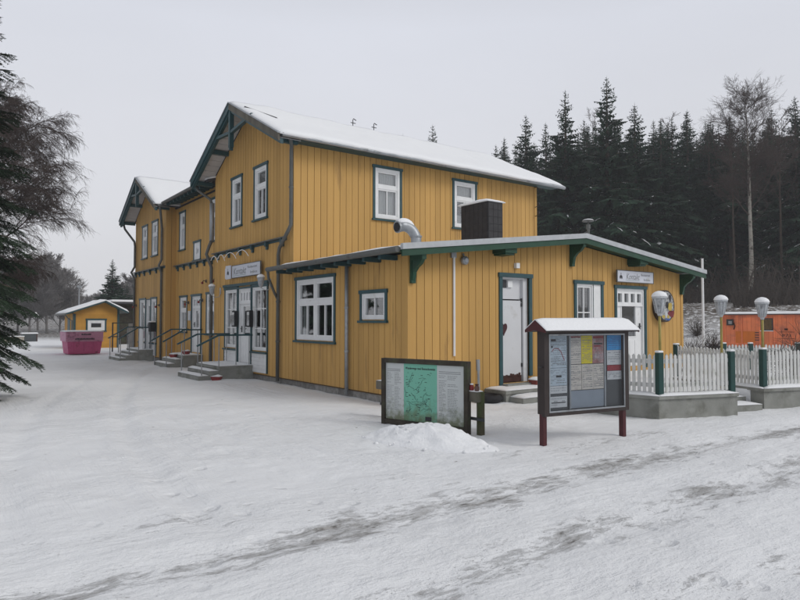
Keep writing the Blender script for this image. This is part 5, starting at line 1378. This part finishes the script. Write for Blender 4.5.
# far leafless thicket on the left
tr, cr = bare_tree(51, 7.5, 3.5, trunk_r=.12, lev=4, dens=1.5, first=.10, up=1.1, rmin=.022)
base = add_bare('leafless_tree', tr, cr, (0,0,0), 0, 'x', 'tree', tm='hazed_twigs', cm='hazed_twigs', group='leafless trees at the far left')
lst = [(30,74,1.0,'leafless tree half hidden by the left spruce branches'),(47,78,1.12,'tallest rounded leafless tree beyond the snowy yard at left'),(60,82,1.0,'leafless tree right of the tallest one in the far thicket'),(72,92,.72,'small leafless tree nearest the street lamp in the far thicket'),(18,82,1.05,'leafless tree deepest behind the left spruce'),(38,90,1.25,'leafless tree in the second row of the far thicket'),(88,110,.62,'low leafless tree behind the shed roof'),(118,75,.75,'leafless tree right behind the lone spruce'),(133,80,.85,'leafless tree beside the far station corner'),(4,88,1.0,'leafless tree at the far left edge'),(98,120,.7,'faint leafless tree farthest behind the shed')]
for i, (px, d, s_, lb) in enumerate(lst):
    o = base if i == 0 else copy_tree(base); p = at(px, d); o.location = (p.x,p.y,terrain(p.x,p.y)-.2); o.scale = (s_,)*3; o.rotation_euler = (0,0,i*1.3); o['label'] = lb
# shrubs
def shrub(px, d, h, sd, label, m_='bush_twig'):
    rnd = random.Random(sd); mb = MB()
    for i in range(70):
        a = rnd.random()*6.28; e = rnd.uniform(.5,1.4); L_ = h*rnd.uniform(.5,1.1); q = [Vector((0,0,0))]; dd = Vector((math.cos(a)*math.cos(e),math.sin(a)*math.cos(e),math.sin(e)))
        for j in range(4):
            dd = (dd+Vector((rnd.uniform(-.25,.25),rnd.uniform(-.25,.25),rnd.uniform(-.2,.15)))).normalized(); q.append(q[-1]+dd*L_/4)
        mb.tube(q, [.008,.007,.006,.005,.003], 3, cap=False)
        for c in range(5):
            b = q[rnd.randint(1,4)]; d2_ = (dd+Vector((rnd.uniform(-1,1),rnd.uniform(-1,1),rnd.uniform(-.5,.8)))).normalized(); mb.tube([b,b+d2_*L_*.25,b+d2_*L_*.4+Vector((0,0,-.03))], [.005,.004,.002], 3, cap=False)
    p = at(px, d); o = mb.build('bare_shrub', m_, None, recalc=False); o.location = (p.x,p.y,terrain(p.x,p.y)+(.3 if d < 16 else 0)); tag(o, label, 'shrub'); return o
shrub(689,19.5,1.15,1,'dark twiggy shrub by the right corner of the wing')
shrub(693,23,.8,2,'low twiggy shrub behind the corner of the wing')
shrub(797,14.2,.95,3,'bare brown shrub behind the fence at the right edge')
shrub(712,30,.8,4,'small twiggy shrub on the snowy slope left of the wagon')
shrub(696,33,.9,5,'small dark shrub on the slope behind the white pole')
# undergrowth of the forest: countless saplings and dead branches
rnd = random.Random(8); mb = MB()
for i in range(9000):
    d = 38+rnd.random()**1.5*42; px = rnd.uniform(560,900)
    if d < 44 and px < 735: continue
    d = d; p = at(px, d); z = terrain(p.x,p.y); h = rnd.uniform(.3,1.6)*(1 if rnd.random() < .8 else 2.2); a = rnd.random()*6.28; w = rnd.uniform(.02,.045)
    tip = Vector((p.x+math.cos(a)*h*.35,p.y+math.sin(a)*h*.35,z+h)); mb.add([(p.x-w,p.y+w,z-.1),(p.x+w,p.y-w,z-.1),tip],[(0,1,2)])
    for c in range(4):
        t = rnd.uniform(.3,.9); b = Vector((p.x,p.y,z))*(1-t)+tip*t; e = Vector((rnd.uniform(-1,1),rnd.uniform(-1,1),rnd.uniform(-.1,.8)))*h*.35
        mb.add([b,b+Vector((.02,-.02,.03)),b+e],[(0,1,2)])
o = mb.build('undergrowth', 'bush_twig', None, recalc=False); tag(o, 'tangled brown undergrowth on the snowy forest floor', 'undergrowth', kind='stuff')

# ------------------------------------------------------------------ haze
hz = MB(); hz.box(-260,240,-120,300,-1.3,32)
# terrain dips nowhere below -0.3 inside
m = bpy.data.materials.new('haze_air'); m.use_nodes = True; N2 = m.node_tree.nodes; N2.remove(N2['Principled BSDF'])
v = N2.new('ShaderNodeVolumePrincipled'); v.inputs['Color'].default_value = (.93,.95,1,1); v.inputs['Density'].default_value = .0009; v.inputs['Anisotropy'].default_value = .2
m.node_tree.links.new(v.outputs[0], N2['Material Output'].inputs['Volume']); MAT['haze_air'] = m
HAZE = True
if HAZE:
    o = hz.build('haze', 'haze_air'); tag(o, 'thin pale winter haze filling the air', 'haze', kind='stuff')

# ------------------------------------------------------------------ light
sun_el, sun_az = R(38), R(-62)      # direction towards the sun in world (from +X, counter-clockwise)
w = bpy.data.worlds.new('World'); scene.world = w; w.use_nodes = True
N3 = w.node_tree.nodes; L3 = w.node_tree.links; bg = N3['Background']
sky = N3.new('ShaderNodeTexSky'); sky.sky_type = 'NISHITA'; sky.sun_disc = False; sky.sun_elevation = sun_el; sky.sun_rotation = PI/2-sun_az; sky.air_density = 1; sky.dust_density = 5; sky.ozone_density = 1
hs = N3.new('ShaderNodeHueSaturation'); hs.inputs['Saturation'].default_value = .12; hs.inputs['Value'].default_value = 1.0; L3.new(sky.outputs[0], hs.inputs['Color'])
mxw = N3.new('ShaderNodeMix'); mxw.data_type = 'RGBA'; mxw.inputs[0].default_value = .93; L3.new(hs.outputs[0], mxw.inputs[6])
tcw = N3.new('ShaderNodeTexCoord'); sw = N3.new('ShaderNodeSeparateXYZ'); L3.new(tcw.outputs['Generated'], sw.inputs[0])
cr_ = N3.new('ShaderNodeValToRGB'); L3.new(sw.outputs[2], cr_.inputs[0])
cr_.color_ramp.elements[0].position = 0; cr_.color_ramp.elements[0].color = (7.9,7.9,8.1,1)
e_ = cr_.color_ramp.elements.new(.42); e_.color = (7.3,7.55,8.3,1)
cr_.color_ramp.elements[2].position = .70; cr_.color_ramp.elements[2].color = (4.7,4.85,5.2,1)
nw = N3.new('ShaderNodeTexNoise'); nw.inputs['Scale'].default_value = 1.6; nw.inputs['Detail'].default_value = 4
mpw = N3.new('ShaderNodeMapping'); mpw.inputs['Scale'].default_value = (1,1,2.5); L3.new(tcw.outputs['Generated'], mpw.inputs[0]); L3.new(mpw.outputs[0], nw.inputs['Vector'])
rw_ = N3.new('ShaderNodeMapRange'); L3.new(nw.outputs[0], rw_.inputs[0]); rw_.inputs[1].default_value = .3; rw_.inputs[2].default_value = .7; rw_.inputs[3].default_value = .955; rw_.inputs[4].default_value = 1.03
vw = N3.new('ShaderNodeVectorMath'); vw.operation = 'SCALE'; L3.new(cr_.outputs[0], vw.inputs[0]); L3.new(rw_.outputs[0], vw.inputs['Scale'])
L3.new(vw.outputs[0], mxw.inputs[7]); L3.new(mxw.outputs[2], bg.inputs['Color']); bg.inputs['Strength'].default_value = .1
sl_ = bpy.data.lights.new('sun','SUN'); sl_.energy = 1.2; sl_.angle = R(25); sl_.color = (1,.97,.92)
so = bpy.data.objects.new('sun', sl_); col.objects.link(so)
dirv = Vector((math.cos(sun_az)*math.cos(sun_el), math.sin(sun_az)*math.cos(sun_el), math.sin(sun_el)))
so.rotation_euler = dirv.to_track_quat('Z','Y').to_euler(); so.location = (0,-20,30)
scene.view_settings.view_transform = 'Standard'; scene.view_settings.look = 'None'; scene.view_settings.exposure = 0; scene.view_settings.gamma = 1
try: scene.view_settings.use_curve_mapping = False
except Exception: pass
scene.render.engine = 'CYCLES'
scene.cycles.max_bounces = 6; scene.cycles.transparent_max_bounces = 8; scene.cycles.volume_bounces = 1
